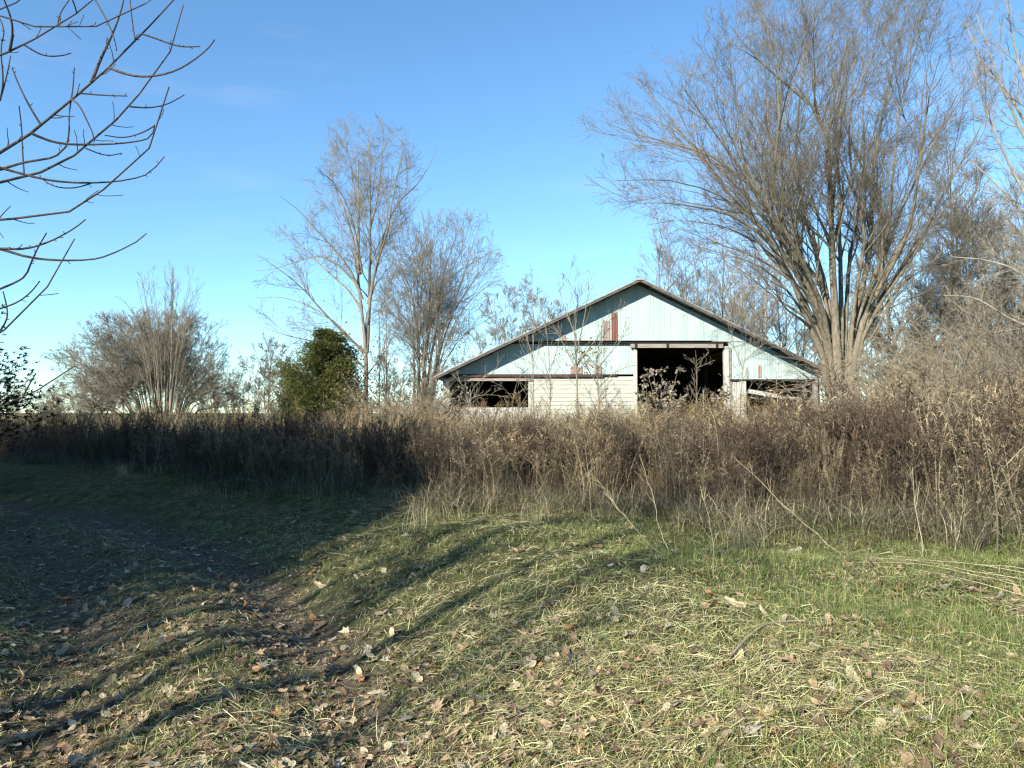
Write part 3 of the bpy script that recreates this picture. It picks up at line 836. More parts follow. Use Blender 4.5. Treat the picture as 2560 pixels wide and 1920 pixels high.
# --- pale tree beyond the right edge of the frame, reaching in
def right_tree():
    Y0 = 22.0
    loc = px_loc(2330, Y0)
    L = [([(2330, 880), (2320, 700), (2300, 550), (2270, 400), (2235, 250), (2190, 120), (2170, -20)], .15),
         ([(2325, 700), (2280, 560), (2225, 480), (2170, 420), (2120, 370), (2075, 330)], .07),
         ([(2310, 600), (2250, 480), (2180, 360), (2130, 250), (2100, 140)], .07),
         ([(2330, 780), (2270, 640), (2200, 580), (2130, 560), (2060, 555)], .06),
         ([(2330, 820), (2260, 720), (2180, 690), (2110, 640), (2040, 640)], .06),
         ([(2280, 430), (2200, 270), (2150, 150), (2110, 30)], .06),
         ([(2270, 400), (2300, 200), (2310, 0)], .09),
         ([(2260, 350), (2180, 200), (2120, 130), (2090, 60)], .05),
         ([(2240, 260), (2230, 120), (2215, 0)], .05)]
    st = []
    r = np.random.RandomState(4)
    for k, (pts, r0) in enumerate(L):
        dep = r.uniform(-2, 2) if k else 0
        w = [at(*p, Y0 + dep * f) for p, f in zip(pts, np.linspace(0, 1, len(pts)))]
        st.append(([loc - [0, 0, .1]] + w if k == 0 else w, r0, .014))
    lv = [dict(n=10, ratio=.34, ang=.6, npts=7, t0=.2, up=.03, rr=.5, lmax=2.2), dict(n=7, ratio=.45, ang=.65, npts=5, up=.02, rr=.6, lmax=1.1), dict(n=4, ratio=.5, ang=.65, npts=4, up=.01, rr=.8, lmax=.6)]
    bare_tree('pale_tree', 'pale-barked leafless tree whose branches reach in from the right edge', 'tree', loc, st, lv, M['bark_pale'], 52, tip=.0048)
right_tree()

# --- saplings before the barn
def sapling(label, Y0, pts_list, seed, mat='bark_grey', r0=.035, n1=9, leaves=0, tip=.0065, name='sapling'):
    r = np.random.RandomState(seed)
    base = pts_list[0][0]
    loc = px_loc(base[0], Y0)
    st = []
    for k, pts in enumerate(pts_list):
        dep = r.uniform(-.8, .8) if k else 0
        w = [at(*p, Y0 + dep * f) for p, f in zip(pts, np.linspace(0, 1, len(pts)))]
        st.append(([loc - [0, 0, .1]] + w if k == 0 else w, r0 * 1.1 * (1 if k == 0 else .55), .008))
    lv = [dict(n=n1, ratio=.36, ang=.55, npts=6, t0=.25, up=.04, rr=.5, lmax=1.5), dict(n=3, ratio=.45, ang=.6, npts=4, up=.03, rr=.7, lmax=.7)]
    root, p = bare_tree(name, label, 'sapling', loc, st, lv, M[mat], seed, sides=6, tip=tip, wob=.10)
    return root, p, loc
sapling('thin straight sapling before the barn where the upper black beam begins', 31, [[(1152, 880), (1151, 800), (1150, 700), (1147, 640), (1150, 590)], [(1150, 770), (1135, 720), (1120, 680)], [(1150, 730), (1165, 690), (1172, 650)]], 61)
root, p, loc = sapling('forked sapling with splayed twigs standing in front of the cream sliding door', 30, [[(1247, 885), (1246, 800), (1245, 720), (1240, 660), (1225, 600)], [(1246, 760), (1260, 700), (1268, 640), (1272, 585)], [(1245, 730), (1225, 680), (1210, 640), (1205, 600)], [(1246, 700), (1250, 640), (1248, 580)],
                         [(1246, 790), (1290, 730), (1320, 690), (1345, 650)], [(1246, 800), (1215, 740), (1195, 700)]], 62, r0=.05, n1=9)
r62 = np.random.RandomState(620)
vp = np.array([at(1264, 772, 29.9)]) + r62.randn(170, 3) * [.42, .25, .30]
leaf_cloud(r62, vp, .085, [(.16, .16, .05), (.24, .20, .07), (.22, .13, .06)]).build('vine_leaves', M['leaf'], root, loc)
sapling('crooked sapling with arching side shoots in front of the rust patch on the cream door', 30.5, [[(1293, 885), (1290, 830), (1285, 770), (1296, 720), (1310, 680)], [(1288, 800), (1320, 760), (1345, 730), (1362, 690)], [(1290, 830), (1265, 790), (1255, 750)], [(1290, 840), (1330, 800), (1366, 790)]], 63, r0=.045, n1=9)
sapling('thin sapling close left of the forked one, over the seam of cream door and opening', 30, [[(1187, 885), (1190, 820), (1188, 760), (1180, 700), (1172, 660)], [(1189, 800), (1205, 750), (1214, 700)]], 64, r0=.035)
sapling('flat-topped pale sapling standing in the big black doorway', 33, [[(1505, 880), (1505, 830), (1504, 790)], [(1504, 790), (1490, 775), (1478, 768)], [(1504, 790), (1520, 772), (1532, 762)], [(1504, 800), (1505, 775), (1503, 757)], [(1504, 795), (1530, 785), (1545, 778)]], 65, 'bark_grey', r0=.022, n1=7)
sapling('thin bent sapling against the aqua metal right of the big doorway', 30, [[(1600, 885), (1605, 820), (1610, 770), (1625, 730)], [(1606, 800), (1585, 750), (1578, 700)], [(1608, 780), (1650, 740), (1680, 735)]], 66, r0=.03, n1=8)
sapling('leaning sapling at the left black opening, near the white corner post', 30, [[(1010, 885), (1020, 840), (1040, 815), (1075, 790)], [(1015, 860), (1050, 850), (1100, 858)], [(1012, 870), (995, 830), (985, 800)]], 67, r0=.022, n1=5)
sapling('twiggy sapling inside the right half of the left black opening', 31, [[(1105, 885), (1110, 850), (1118, 820), (1130, 790)], [(1107, 860), (1085, 835), (1060, 825)], [(1110, 855), (1135, 840), (1150, 815)]], 68, r0=.022, n1=5)
sapling('tall thin pale stem with side twigs in front of the thicket below the cream door', 15, [[(1153, 985), (1152, 930), (1153, 880), (1150, 830)], [(1152, 920), (1145, 890)], [(1153, 900), (1160, 870)]], 69, 'bark_pale', r0=.012, n1=5, tip=.003)
sapling('double-stemmed sapling just left of the great spreading tree trunk', 24, [[(1795, 925), (1793, 880), (1788, 840), (1776, 800)], [(1795, 900), (1805, 860), (1806, 820)], [(1793, 890), (1775, 850), (1765, 810)]], 70, 'bark_dark', r0=.035, n1=9)

# --- broken pale limb lying in the brush under the big tree
mb = MB()
a, bq = at(1796, 838, 28.5), at(1858, 873, 28.0)
mb.tubes(np.stack([resample([a, (a + bq) / 2 + [0, 0, .03], bq], 10)]), np.full((1, 10), .085) * (1 + .12 * np.sin(np.arange(10) * 1.7)), 8)
mb.box(bq + [-.06, -.05, -.05], bq + [.05, .04, .05])
o = mb.build('broken_limb', M['bark_pale'], None, a * [1, 1, 1], smooth=True); o.location = a
tag(o, 'thick pale broken limb sticking out of the brush below the great spreading tree', 'broken limb')

# ------------------------------------------------------------------ evergreens
def cedar(name, label, loc, H, Rmax, seed, cols, nspray=9000, skew=0.0, group=None, openness=.25):
    r = np.random.RandomState(seed)
    root = empty(name, loc, label, 'evergreen', group)
    tr = MB()
    tr.tubes(resample([(0, 0, -.1), (.05, 0, H * .4), (skew * .5, 0, H * .97)], 12)[None], np.linspace(.13, .02, 12)[None] * H / 6, 7)
    # boughs
    nb = 170
    f = .04 + .94 * (np.arange(nb) + r.rand(nb)) / nb
    az = r.rand(nb) * 6.283
    prof = lambda q, a: (np.minimum(1, (q + .12) / .3) ** .5 * (1 - q) ** .74 * 1.34) * (1 + .22 * np.sin(a * 3 + q * 9 + seed) + .12 * np.sin(a * 7 - q * 17)) * Rmax
    Lb = prof(f, az) * r.uniform(.8, 1.12, nb)
    d = np.stack([np.cos(az), np.sin(az), .45 + .5 * f], 1)
    st = np.stack([skew * f ** 2, f * 0, f * H * .94], 1)
    P = st[:, None] + d[:, None] * (np.linspace(0, 1, 5)[None, :, None] * Lb[:, None, None]) * np.array([1, 1, .8])
    tr.tubes(P, np.linspace(.025, .006, 5)[None] * np.ones((nb, 1)), 4)
    tr.build('trunk', M['bark_cedar'], root, smooth=True)
    # sprays along boughs
    k = r.randint(0, nb, nspray)
    w = Lb[k] / Lb.mean(); keep = r.rand(nspray) < np.clip(w, .55, 1); k = k[keep]
    n = len(k)
    u = np.clip(r.rand(n) ** .55, 0, 1)
    pos = st[k] + d[k] * (u * Lb[k])[:, None] * np.array([1, 1, .8]) + r.randn(n, 3) * .25 * (.4 + .6 * Lb[k, None] / Rmax) * np.array([1, 1, .8])
    bough_t = .82 + .36 * r.rand(nb)
    mb = MB()
    for rep in range(8):
        dd = unit(d[k] * np.array([1, 1, .5]) + r.randn(n, 3) * .55 + [0, 0, .28])
        s = unit(np.cross(dd, r.randn(n, 3)))
        L = r.uniform(.05, .13, n)[:, None] * H / 6
        Pp = np.stack([pos, pos + dd * L * .5, pos + dd * L + [0, 0, -.015]], 1)
        wd = L * np.array([[.10, .20, .03]])
        c = np.asarray(cols)[r.randint(0, len(cols), n)] * (bough_t[k] * (.7 + .6 * r.rand(n)))[:, None]
        mb.ribbons(Pp, wd, s, c)
    mb.build('foliage', M['needles'], root)
    return root
GREEN = [(.100, .118, .030), (.13, .142, .038), (.075, .092, .027), (.165, .16, .052)]
ev = cedar('evergreen', 'dense olive-green evergreen left of the barn, in front of the tallest tree', px_loc(697, 37), top_h(700, 37), 2.05, 81, GREEN, 36000, .25)
DARK = [(.022, .036, .018), (.03, .045, .02), (.016, .028, .015)]
lc = px_loc(-272, 16)
edge = cedar('evergreen', 'dark evergreen tree cut off by the left edge of the photo', lc, 6.1, 2.5, 82, DARK, 18000, 0)
cedar('evergreen', 'small dark evergreen bush low in the wood right of the great tree', px_loc(1962, 40), top_h(775, 40), 1.5, 83, DARK, 3000)
# dead leafy vine on the right side of the front evergreen
rv = np.random.RandomState(84)
vp = np.array([at(762, 830, 36.0)]) + rv.randn(900, 3) * [.55, .5, 1.0]
vo = leaf_cloud(rv, vp, .10, [(.10, .07, .045), (.17, .11, .07), (.06, .055, .04), (.26, .19, .11)]).build('dead_vine', M['leaf'], None, px_loc(762, 36))
vo.location = px_loc(762, 36)
tag(vo, 'tangle of brown dead vine leaves draped on the right side of the olive evergreen', 'vine')
# the row of evergreens off to the left whose shadow lies over the thicket
def nps(n, s): return np.array([n * LH[1] + s * LH[0], -n * LH[0] + s * LH[1]])
for k, (n, s, sc) in enumerate(((-8.5, -3.2, .95), (-9.9, -5.6, 1.15), (-12.8, -6.5, 1.34), (-12.0, -2.5, .92), (-14.6, -5.0, 1.26), (-17.2, -6.0, 1.34), (-19.8, -5.0, 1.25), (-22.6, -5.5, 1.28), (-25.5, -5.0, 1.25), (-28.5, -4.5, 1.2), (-31.5, -4.0, 1.2))):
    x, y = nps(n, s)
    copy_tree(edge, ground_loc(x, y), k * 1.3, (sc * .92, sc * .92, sc * 1.42) if k else (.60, .60, 1.2), 'dark evergreen of the row standing left of the camera, outside the picture', 'evergreen row outside the picture')

# ------------------------------------------------------------------ near tree at the upper left whose twigs hang into view
def near_tree():
    Y0 = 7.0
    loc = ground_loc(-9.2, 7.6)
    raw = [  # traced on the enlarged corner: points, base radius, depth there
        ([(-160, 660), (0, 577), (130, 495), (270, 375), (345, 310), (410, 255), (520, 145), (610, 50), (660, 0), (720, -70)], .030, 6.6),
        ([(-160, 730), (0, 690), (140, 660), (250, 610), (350, 540), (390, 500), (470, 425), (540, 340), (600, 255), (650, 190), (690, 80), (692, 20)], .024, 7.2),
        ([(-160, 840), (0, 825), (150, 822), (220, 815), (300, 780), (400, 705), (480, 655), (550, 580), (600, 490), (625, 400), (636, 325)], .022, 6.4),
        ([(-120, 260), (0, 210), (100, 165), (210, 100), (290, 50), (350, 0), (420, -60)], .024, 6.9),
        ([(-120, 20), (0, 58), (100, 95), (200, 108), (300, 104), (390, 95), (450, 65), (550, 10)], .014, 6.2),
        ([(-100, 60), (0, 45), (80, 0), (150, -60)], .022, 7.5),
        ([(340, 300), (380, 220), (410, 160), (440, 90), (460, 30), (475, -40)], .012, 6.8),
        ([(410, 258), (460, 275), (520, 290), (590, 287), (660, 270), (730, 230), (790, 180), (810, 150)], .010, 6.6),
        ([(535, 132), (580, 142), (640, 165), (690, 178), (755, 175)], .007, 6.6),
        ([(120, 502), (180, 530), (250, 545), (350, 545), (450, 542), (540, 530), (575, 515), (584, 470)], .010, 6.7),
        ([(0, 640), (100, 608), (200, 598), (250, 560), (262, 500), (260, 420), (275, 340), (280, 255)], .010, 7.0),
        ([(-60, 615), (0, 632), (100, 660), (180, 680), (290, 690), (400, 688), (470, 680), (540, 665), (575, 645), (620, 590)], .011, 6.9),
        ([(270, 375), (300, 395), (330, 460), (350, 500), (355, 535)], .006, 6.8),
        ([(310, 360), (400, 360), (480, 362)], .006, 6.7),
        ([(500, 405), (560, 408), (630, 395), (695, 358)], .007, 7.2),
        ([(-80, 945), (0, 935), (90, 942), (180, 915), (240, 885), (290, 855), (322, 828)], .010, 6.3),
        ([(-80, 925), (0, 937), (100, 970), (200, 982), (330, 982), (400, 968), (470, 935), (520, 910), (553, 880)], .011, 6.5),
        ([(-100, 1330), (0, 1260), (70, 1190), (150, 1110), (220, 1035), (250, 985), (280, 900)], .018, 6.0),
        ([(-80, 1120), (0, 1090), (60, 1065), (100, 1040), (120, 980), (150, 920), (175, 878)], .009, 6.4),
        ([(-60, 1180), (0, 1165), (70, 1140), (120, 1100), (150, 1060)], .007, 6.6),
        ([(0, 1250), (30, 1200), (25, 1150), (12, 1100)], .006, 6.1),
        ([(-120, 1580), (0, 1535), (90, 1490), (170, 1460), (230, 1420), (280, 1380)], .013, 6.2),
        ([(90, 1490), (110, 1450), (135, 1408)], .005, 6.2),
        ([(145, 468), (110, 400), (70, 320), (45, 255)], .008, 7.0),
        ([(90, 660), (85, 580), (82, 480), (72, 400)], .006, 7.2),
        ([(40, 190), (50, 120), (40, 60), (15, 0), (0, -50)], .011, 7.3),
        ([(10, 380), (25, 290), (40, 210)], .006, 7.3),
        ([(100, 178), (160, 212), (230, 212), (268, 200)], .006, 6.9),
        ([(360, 5), (400, 70), (430, 140), (440, 190)], .006, 6.6),
        ([(500, 150), (498, 80), (490, 0)], .005, 6.5),
        ([(215, 95), (225, 50), (260, 0)], .006, 6.8), ([(290, 50), (280, 15), (270, -10)], .005, 6.8),
        ([(150, 668), (200, 705), (280, 712), (350, 690)], .005, 6.9),
        ([(330, 575), (400, 590), (460, 578)], .005, 7.1), ([(395, 510), (470, 522), (540, 500), (580, 472)], .005, 7.0),
        ([(0, 380), (15, 310), (0, 180), (20, 120), (0, 70)], .007, 7.4),
    ]
    st = [([loc - [0, 0, .1], loc + [.1, -.1, 2], loc + [.0, -.2, 4.2], loc + [.3, -.3, 6.5], loc + [.5, 0, 9]], .2, .05)]
    mains = []
    order = sorted(raw, key=lambda q: q[0][0][0] > 0)
    for k, (pts, r0, Y) in enumerate(order):
        fr = np.linspace(0, 1, len(pts))
        if pts[0][0] > 0:                      # a side twig: starts on the nearest limb, at that limb's depth
            near = min(mains, key=lambda q: (q[0] - pts[0][0]) ** 2 + (q[1] - pts[0][1]) ** 2)
            end = min(mains, key=lambda q: (q[0] - pts[-1][0]) ** 2 + (q[1] - pts[-1][1]) ** 2)
            d0, d1 = [math.hypot(q[0] - p_[0], q[1] - p_[1]) for q, p_ in ((near, pts[0]), (end, pts[-1]))]
            if d1 < d0: pts, near = pts[::-1], end
            pts = [(near[0], near[1])] + list(pts[1:]); Y = near[2]; fr = np.linspace(0, 1, len(pts))
        Ys = [Y + .35 * math.sin(k * 2.1) * f for f in fr]
        for a in range(len(pts) - 1):
            for f in np.linspace(0, 1, 12):
                mains.append((pts[a][0] * (1 - f) + pts[a + 1][0] * f, pts[a][1] * (1 - f) + pts[a + 1][1] * f, Ys[a] * (1 - f) + Ys[a + 1] * f))
        w = [at(*C4(*p), y_) for p, y_ in zip(pts, Ys)]
        if pts[0][0] <= -100:
            z = w[0][2] - .7
            w = [np.array([loc[0] + .1, loc[1] - .2, max(1.2, z - .5)]), np.array([(loc[0] + w[0][0]) / 2, (loc[1] + w[0][1]) / 2, w[0][2] - .25])] + w
        st.append((w, r0 * 1.35, .0052))
    root, p = bare_tree('near_tree', 'near tree at the upper left whose long dark twigs hang into the sky', 'tree', loc, st,
                        [dict(n=8, ratio=.055, ang=.9, npts=4, t0=.2, up=.05, rr=.5, wander=.2, lmin=.03, lmax=.22)], M['bark_dark'], 91, sides=7, tip=.0032, wob=.006)
near_tree()

# bare trees behind the camera: their trunks throw the streaks of shade across the track
SH = proc_tree('bare_tree', 'bare tree behind the camera, outside the picture', 'tree', 12, .14, 95, M['bark'], ground_loc(*nps(-6.9, -24)), 'bare trees outside the picture', 1, .008, .62, .3)
for n, s, sc in ((-4.85, -8.5, .95), (-5.6, -10.5, .9), (-6.25, -7.5, .85), (-4.2, -9.0, 1.0), (-6.8, -9, .9), (-5.2, -15, 1.0), (-6.5, -14, 1.0), (-7.2, -13, .8), (-3.7, -8.5, .75)):
    x, y = nps(n, s)
    copy_tree(SH, ground_loc(x, y), n * 3, (sc * 1.1, sc * 1.1, sc), 'bare tree behind the camera, outside the picture', 'bare trees outside the picture')

# ------------------------------------------------------------------ arching briars at the right
def briar(label, loc, n, L, seed, cat='shrub', mat='cane', name='arching_shrub', rise=1.3, droop=.16, tip=.005):
    r = np.random.RandomState(seed)
    root = empty(name, loc, label, cat)
    az = r.rand(n) * 6.283
    d = unit(np.stack([np.cos(az), np.sin(az), rise * r.uniform(.5, 1.6, n)], 1))
    P = np.empty((n, 14, 3)); P[:, 0] = np.stack([r.randn(n) * .25, r.randn(n) * .25, np.full(n, -.1)], 1)
    Ls = L * r.uniform(.6, 1.15, n)
    for k in range(1, 14):
        d = unit(d + [0, 0, -droop] + r.randn(n, 3) * .06)
        P[:, k] = P[:, k - 1] + d * (Ls / 13)[:, None]
    P[:, :, 2] = np.maximum(P[:, :, 2], .03)
    Rd = np.linspace(.011, .004, 14)[None] * np.ones((n, 1)) * r.uniform(.7, 1.3, (n, 1))
    mb = MB(); mb.tubes(P, Rd, 4)
    mb.build('canes', M[mat], root, smooth=True)
    p2, r2 = grow(r, P, Rd, n=7, ratio=.20, ang=.75, npts=5, t0=.25, wander=.15, up=-.06, rr=.6, tip=tip)
    p3, r3 = grow(r, p2, r2, n=3, ratio=.5, ang=.7, npts=4, t0=.2, wander=.15, up=0, rr=.8, tip=tip * .8)
    mb = MB(); mb.tubes(p2, r2, 3); mb.tubes(p3, r3, 3)
    mb.build('twigs', M[mat], root)
    return root
briar('big tan shrub of arching briar canes at the right edge, below the pale branches', px_loc(2120, 19), 190, 5.2, 101)
briar('arching briar shrub cut by the right edge, lowest and nearest of the canes', px_loc(2235, 14.5), 120, 3.8, 102)
briar('tall tan shrub of tangled canes just left of the big arching shrub', px_loc(2010, 17), 170, 4.6, 107, rise=1.8, droop=.13)
briar('dense tangled tan shrub filling the corner where the thicket meets the right edge', px_loc(2190, 12), 150, 3.6, 108, rise=1.5)
briar('tall brown shrub of upright canes behind the big arching shrub at the right', px_loc(2085, 26), 170, 6.5, 109, rise=2.6, droop=.10)
briar('tall tan shrub of upright canes at the right edge under the pale tree', px_loc(2200, 24), 170, 6.5, 110, rise=2.6, droop=.10)
briar('brown twiggy shrub behind the thicket close right of the great trunk', px_loc(1985, 25), 120, 4.4, 103)
briar('tangled brown shrub left of the barn at the foot of the vine-clad tree', px_loc(900, 35), 130, 4.2, 104, rise=2.2, droop=.10)
briar('tangled grey shrub under the slope of the barn left eave', px_loc(835, 33), 90, 3.6, 105, rise=2.2, droop=.1)
briar('low tangled shrub at the foot of the great spreading tree', px_loc(1850, 29), 120, 3.8, 106, rise=1.6)

# ------------------------------------------------------------------ weeds of the thicket
def weed_variant(r, kind):
    """A dead weed one unit tall."""
    mb = MB()
    n = 7
    bend = r.randn(2) * .10
    z = np.linspace(0, 1, n)
    P = np.stack([bend[0] * z ** 2 + r.randn() * .015 * np.sin(z * 7), bend[1] * z ** 2 + r.randn() * .015 * np.sin(z * 5), z], 1)
    stem_c = {'plume': (1.15, 1.0, .85), 'leafy': (.95, .9, .82), 'branchy': (1.1, 1.03, .95), 'dock': (.8, .58, .46)}[kind]
    mb.tubes(P[None], np.linspace(.0042, .0016, n)[None], 3, stem_c)
    def along(t): return np.stack([np.interp(t, z, P[:, k]) for k in range(3)], 1)
    if kind in ('leafy', 'dock'):
        m = 120 if kind == 'leafy' else 60
        t = r.uniform(.08, .97, m)
        p = along(t)
        az = r.rand(m) * 6.283
        d = unit(np.stack([np.cos(az), np.sin(az), r.uniform(-.9, .5, m)], 1))
        L = r.uniform(.010, .034, m)[:, None]
        Q = np.stack([p, p + d * L * .6, p + d * L + np.array([0, 0, -.5]) * L], 1)
        mb.ribbons(Q, L * np.array([[.08, .20, .05]]), unit(np.cross(d, r.randn(m, 3))), np.array([.85, .76, .66]) * r.uniform(.6, 1.5, (m, 1)))
    if kind in ('plume', 'branchy'):
        m = 16 if kind == 'plume' else 13
        t = r.uniform(.62 if kind == 'plume' else .3, .99, m)
        p = along(t)
        az = r.rand(m) * 6.283
        d = unit(np.stack([np.cos(az), np.sin(az), r.uniform(.6, 1.6, m)], 1))
        L = (r.uniform(.07, .16, m) if kind == 'plume' else r.uniform(.14, .32, m) * (1.15 - t))[:, None]
        Q = np.stack([p, p + d * L * .5, p + d * L + np.array([.25, 0, -.12]) * L], 1)
        mb.tubes(Q, np.array([[.0018, .0014, .0010]]) * np.ones((m, 1)), 3, np.tile(stem_c, (m, 1)))
        q = 6 if kind == 'plume' else 4      # tufts along every branchlet
        for j in range(q):
            f = r.uniform(.35, 1, (m, 1))
            c0 = p + d * L * f
            dd = unit(r.randn(m, 3) + d)
            l2 = r.uniform(.010, .026, m)[:, None]
            mb.ribbons(np.stack([c0, c0 + dd * l2 * .5, c0 + dd * l2], 1), l2 * np.array([[.15, .34, .08]]), unit(np.cross(dd, r.randn(m, 3))), np.array([1.25, 1.05, .85]) * r.uniform(.7, 1.35, (m, 1)))
        m2 = 34                                # shrivelled leaves below
        t = r.uniform(.1, .75, m2); p = along(t); az = r.rand(m2) * 6.283
        d = unit(np.stack([np.cos(az), np.sin(az), r.uniform(-1.2, .2, m2)], 1)); L = r.uniform(.012, .03, m2)[:, None]
        mb.ribbons(np.stack([p, p + d * L * .6, p + d * L + np.array([0, 0, -.4]) * L], 1), L * np.array([[.08, .17, .05]]), unit(np.cross(d, r.randn(m2, 3))), np.array([.8, .72, .62]) * r.uniform(.6, 1.4, (m2, 1)))
    return mb.arrays()

def scatter_weeds(mb, r, x, y, H, tint, variants, lean=.14):
    k = r.randint(0, len(variants), len(x))
    z = hgt(x, y)
    for v in range(len(variants)):
        s = k == v
        n = s.sum()
        if not n: continue
        rot = rotz(r.rand(n) * 6.283) @ rotx(r.randn(n) * lean) @ rotz(r.rand(n) * 6.283)
        h = H[s]
        mb.replicate(variants[v], np.stack([x[s], y[s], z[s] - .02], 1), rot, np.stack([h, h, h], 1) * np.array([1.15, 1.15, 1]), tint[s])

def blades(mb, r, x, y, L, wid, tint, up=1.0, spread=.6, droop=.5, z0=None, n=4, az=None):
    N = len(x)
    az = r.rand(N) * 6.283 if az is None else az
    h = unit(np.stack([np.cos(az), np.sin(az), np.zeros(N)], 1))
    d = unit(h * spread * np.abs(r.randn(N, 1)) + [0, 0, up])
    z = (hgt(x, y) if z0 is None else z0) - .004
    P = np.empty((N, n, 3)); P[:, 0] = np.stack([x, y, z], 1)
    st = (L / (n - 1))[:, None]
    for k in range(1, n):
        P[:, k] = P[:, k - 1] + d * st
        d = unit(d + h * droop * .6 + [0, 0, -droop] + r.randn(N, 3) * .08)
    side = unit(np.stack([-h[:, 1], h[:, 0], r.randn(N) * .3], 1))
    w = wid[:, None] * np.interp(np.linspace(0, 1, n), [0, .4, 1], [.8, 1, .12])[None]
    gz = (hgt(P[:, -1, 0], P[:, -1, 1]) + .006) if z0 is None else None
    if gz is not None: P[:, 1:, 2] = np.maximum(P[:, 1:, 2], gz[:, None] - .004)
    mb.ribbons(P, w, side, tint)

rw = np.random.RandomState(200)
VAR = [weed_variant(rw, k) for k in ('plume', 'plume', 'leafy', 'leafy', 'branchy', 'branchy', 'dock', 'branchy', 'plume', 'leafy')]
def weed_height(x, y):
    px = (x / y * F + CX) / K
    base = np.interp(px, [-300, 0, 300, 600, 900, 1200, 1500, 1750, 2212, 2500], [1.25, 1.27, 1.30, 1.28, 1.13, 1.14, 1.24, 1.28, 1.60, 1.70])
    return base
def thicket():
    r = np.random.RandomState(201)
    mb = MB()
    N = 12600
    px = r.uniform(-420, 2840, N)
    dep = r.exponential(3.4, N)
    dep = np.where(dep > 17, r.rand(N) * 10, dep)
    # depth from the front edge along each view ray
    kx = (px * K - CX) / F
    ys = np.linspace(6, 48, 600)
    yf = np.array([ys[np.argmax(ys > edge_y(k * ys))] for k in kx])
    y = yf + dep; x = kx * y
    ragged = fbm(x * .6, y * .6, 31)
    H = weed_height(x, y) * np.where(r.rand(N) < .06, r.uniform(1.1, 1.4, N), r.uniform(.5, 1.08, N)) * (.52 + .96 * ragged)
    H *= .55 + .45 * sstep(0, 1.6, dep)
    pal = np.array([(.062, .053, .043), (.105, .092, .070), (.046, .039, .035), (.20, .175, .13), (.078, .068, .056)])
    t = pal[r.randint(0, 5, N)] * r.uniform(.75, 1.3, (N, 1))
    patch = fbm(x * .35, y * .35, 33)[:, None]
    p2 = fbm(x * .8 + 7, y * .8, 35)[:, None]
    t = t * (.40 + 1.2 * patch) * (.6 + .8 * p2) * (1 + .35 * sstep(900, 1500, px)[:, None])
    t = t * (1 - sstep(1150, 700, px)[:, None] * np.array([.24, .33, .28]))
    t = t * np.array([.95, 1, .98])
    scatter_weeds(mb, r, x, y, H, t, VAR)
    nc = 400                                  # clumps of one kind each, of their own height and colour
    px = r.uniform(-380, 2800, nc); kx = (px * K - CX) / F
    yc = np.array([ys[np.argmax(ys > edge_y(k * ys))] for k in kx]) + r.exponential(2.0, nc) + .2; xc = kx * yc
    hc = weed_height(xc, yc) * (.5 + .68 * r.rand(nc))
    tc_ = np.array([(.055, .047, .040), (.16, .142, .104), (.075, .063, .053), (.28, .25, .18), (.10, .085, .066)])[r.randint(0, 5, nc)]
    for q in range(nc):
        m_ = r.randint(10, 34)
        sp = r.uniform(.12, .5)
        scatter_weeds(mb, r, xc[q] + r.randn(m_) * sp, yc[q] + r.randn(m_) * sp, hc[q] * r.uniform(.75, 1.1, m_), tc_[q] * r.uniform(.75, 1.25, (m_, 1)), [VAR[r.randint(len(VAR))]], lean=.2)
    o = mb.build('dead_weeds', M['weed'])
    tag(o, 'thicket of tall brown dead weeds running across the middle', 'weeds', kind='stuff')
    # dry tall grass among the weeds
    mb = MB()
    N = 84000
    px = r.uniform(-420, 2840, N); dep = r.exponential(2.2, N) - .6
    kx = (px * K - CX) / F
    yf = np.interp(kx, np.linspace(-1.4, 1.4, 560), [ys[np.argmax(ys > edge_y(k * ys))] for k in np.linspace(-1.4, 1.4, 560)])
    y = yf + dep; x = kx * y
    H = weed_height(x, y) * np.where(r.rand(N) < .05, r.uniform(1, 1.35, N), r.uniform(.3, 1.0, N)) * (.45 + .55 * sstep(-.5, 1.5, dep))
    pal = np.array([(.26, .225, .14), (.17, .145, .095), (.48, .42, .27), (.10, .088, .06), (.12, .13, .06)])
    c = pal[r.choice(5, N, p=[.2, .25, .12, .25, .18])] * r.uniform(.65, 1.2, (N, 1))
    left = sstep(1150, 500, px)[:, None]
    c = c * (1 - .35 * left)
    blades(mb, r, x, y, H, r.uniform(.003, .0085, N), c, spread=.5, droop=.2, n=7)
    o = mb.build('dry_tall_grass', M['straw'])
    tag(o, 'tall dry grass standing among the dead weeds', 'grass', kind='stuff')
    # the paler meadow between the thicket and the barn and out to the left
    mb = MB()
    N = 30000
    px = r.uniform(-380, 2800, N); y = 20 + 26 * r.rand(N) ** 1.2
    y = np.where(px < 700, 26 + 60 * r.rand(N) ** 1.3, y)
    x = (px * K - CX) / F * y
    inb = (y > 34.5) & (x > -4.5) & (x < 16)
    y = np.where(inb, 30 + 4 * r.rand(N), y); x = (px * K - CX) / F * y
    H = np.where(y > 34, 1.18, 1.0) * np.interp(px, [0, 600, 900, 1300, 1650, 1800, 2212], [1.5, 1.5, 1.4, 1.5, 1.6, 1.9, 1.9]) * r.uniform(.6, 1.15, N)
    pal = np.array([(.38, .315, .18), (.29, .24, .145), (.46, .39, .22), (.21, .17, .11)])
    blades(mb, r, x, y, H, r.uniform(.010, .020, N), pal[r.randint(0, 4, N)] * r.uniform(.7, 1.2, (N, 1)), spread=.22, droop=.12, n=5)
    xw, yw = x[:4200], y[:4200]
    o = mb.build('meadow_grass', M['straw'])
    tag(o, 'pale tawny meadow grass standing before the barn', 'grass', kind='stuff')
    mb = MB()
    Hh = H[:4200] * r.uniform(.9, 1.3, 4200)
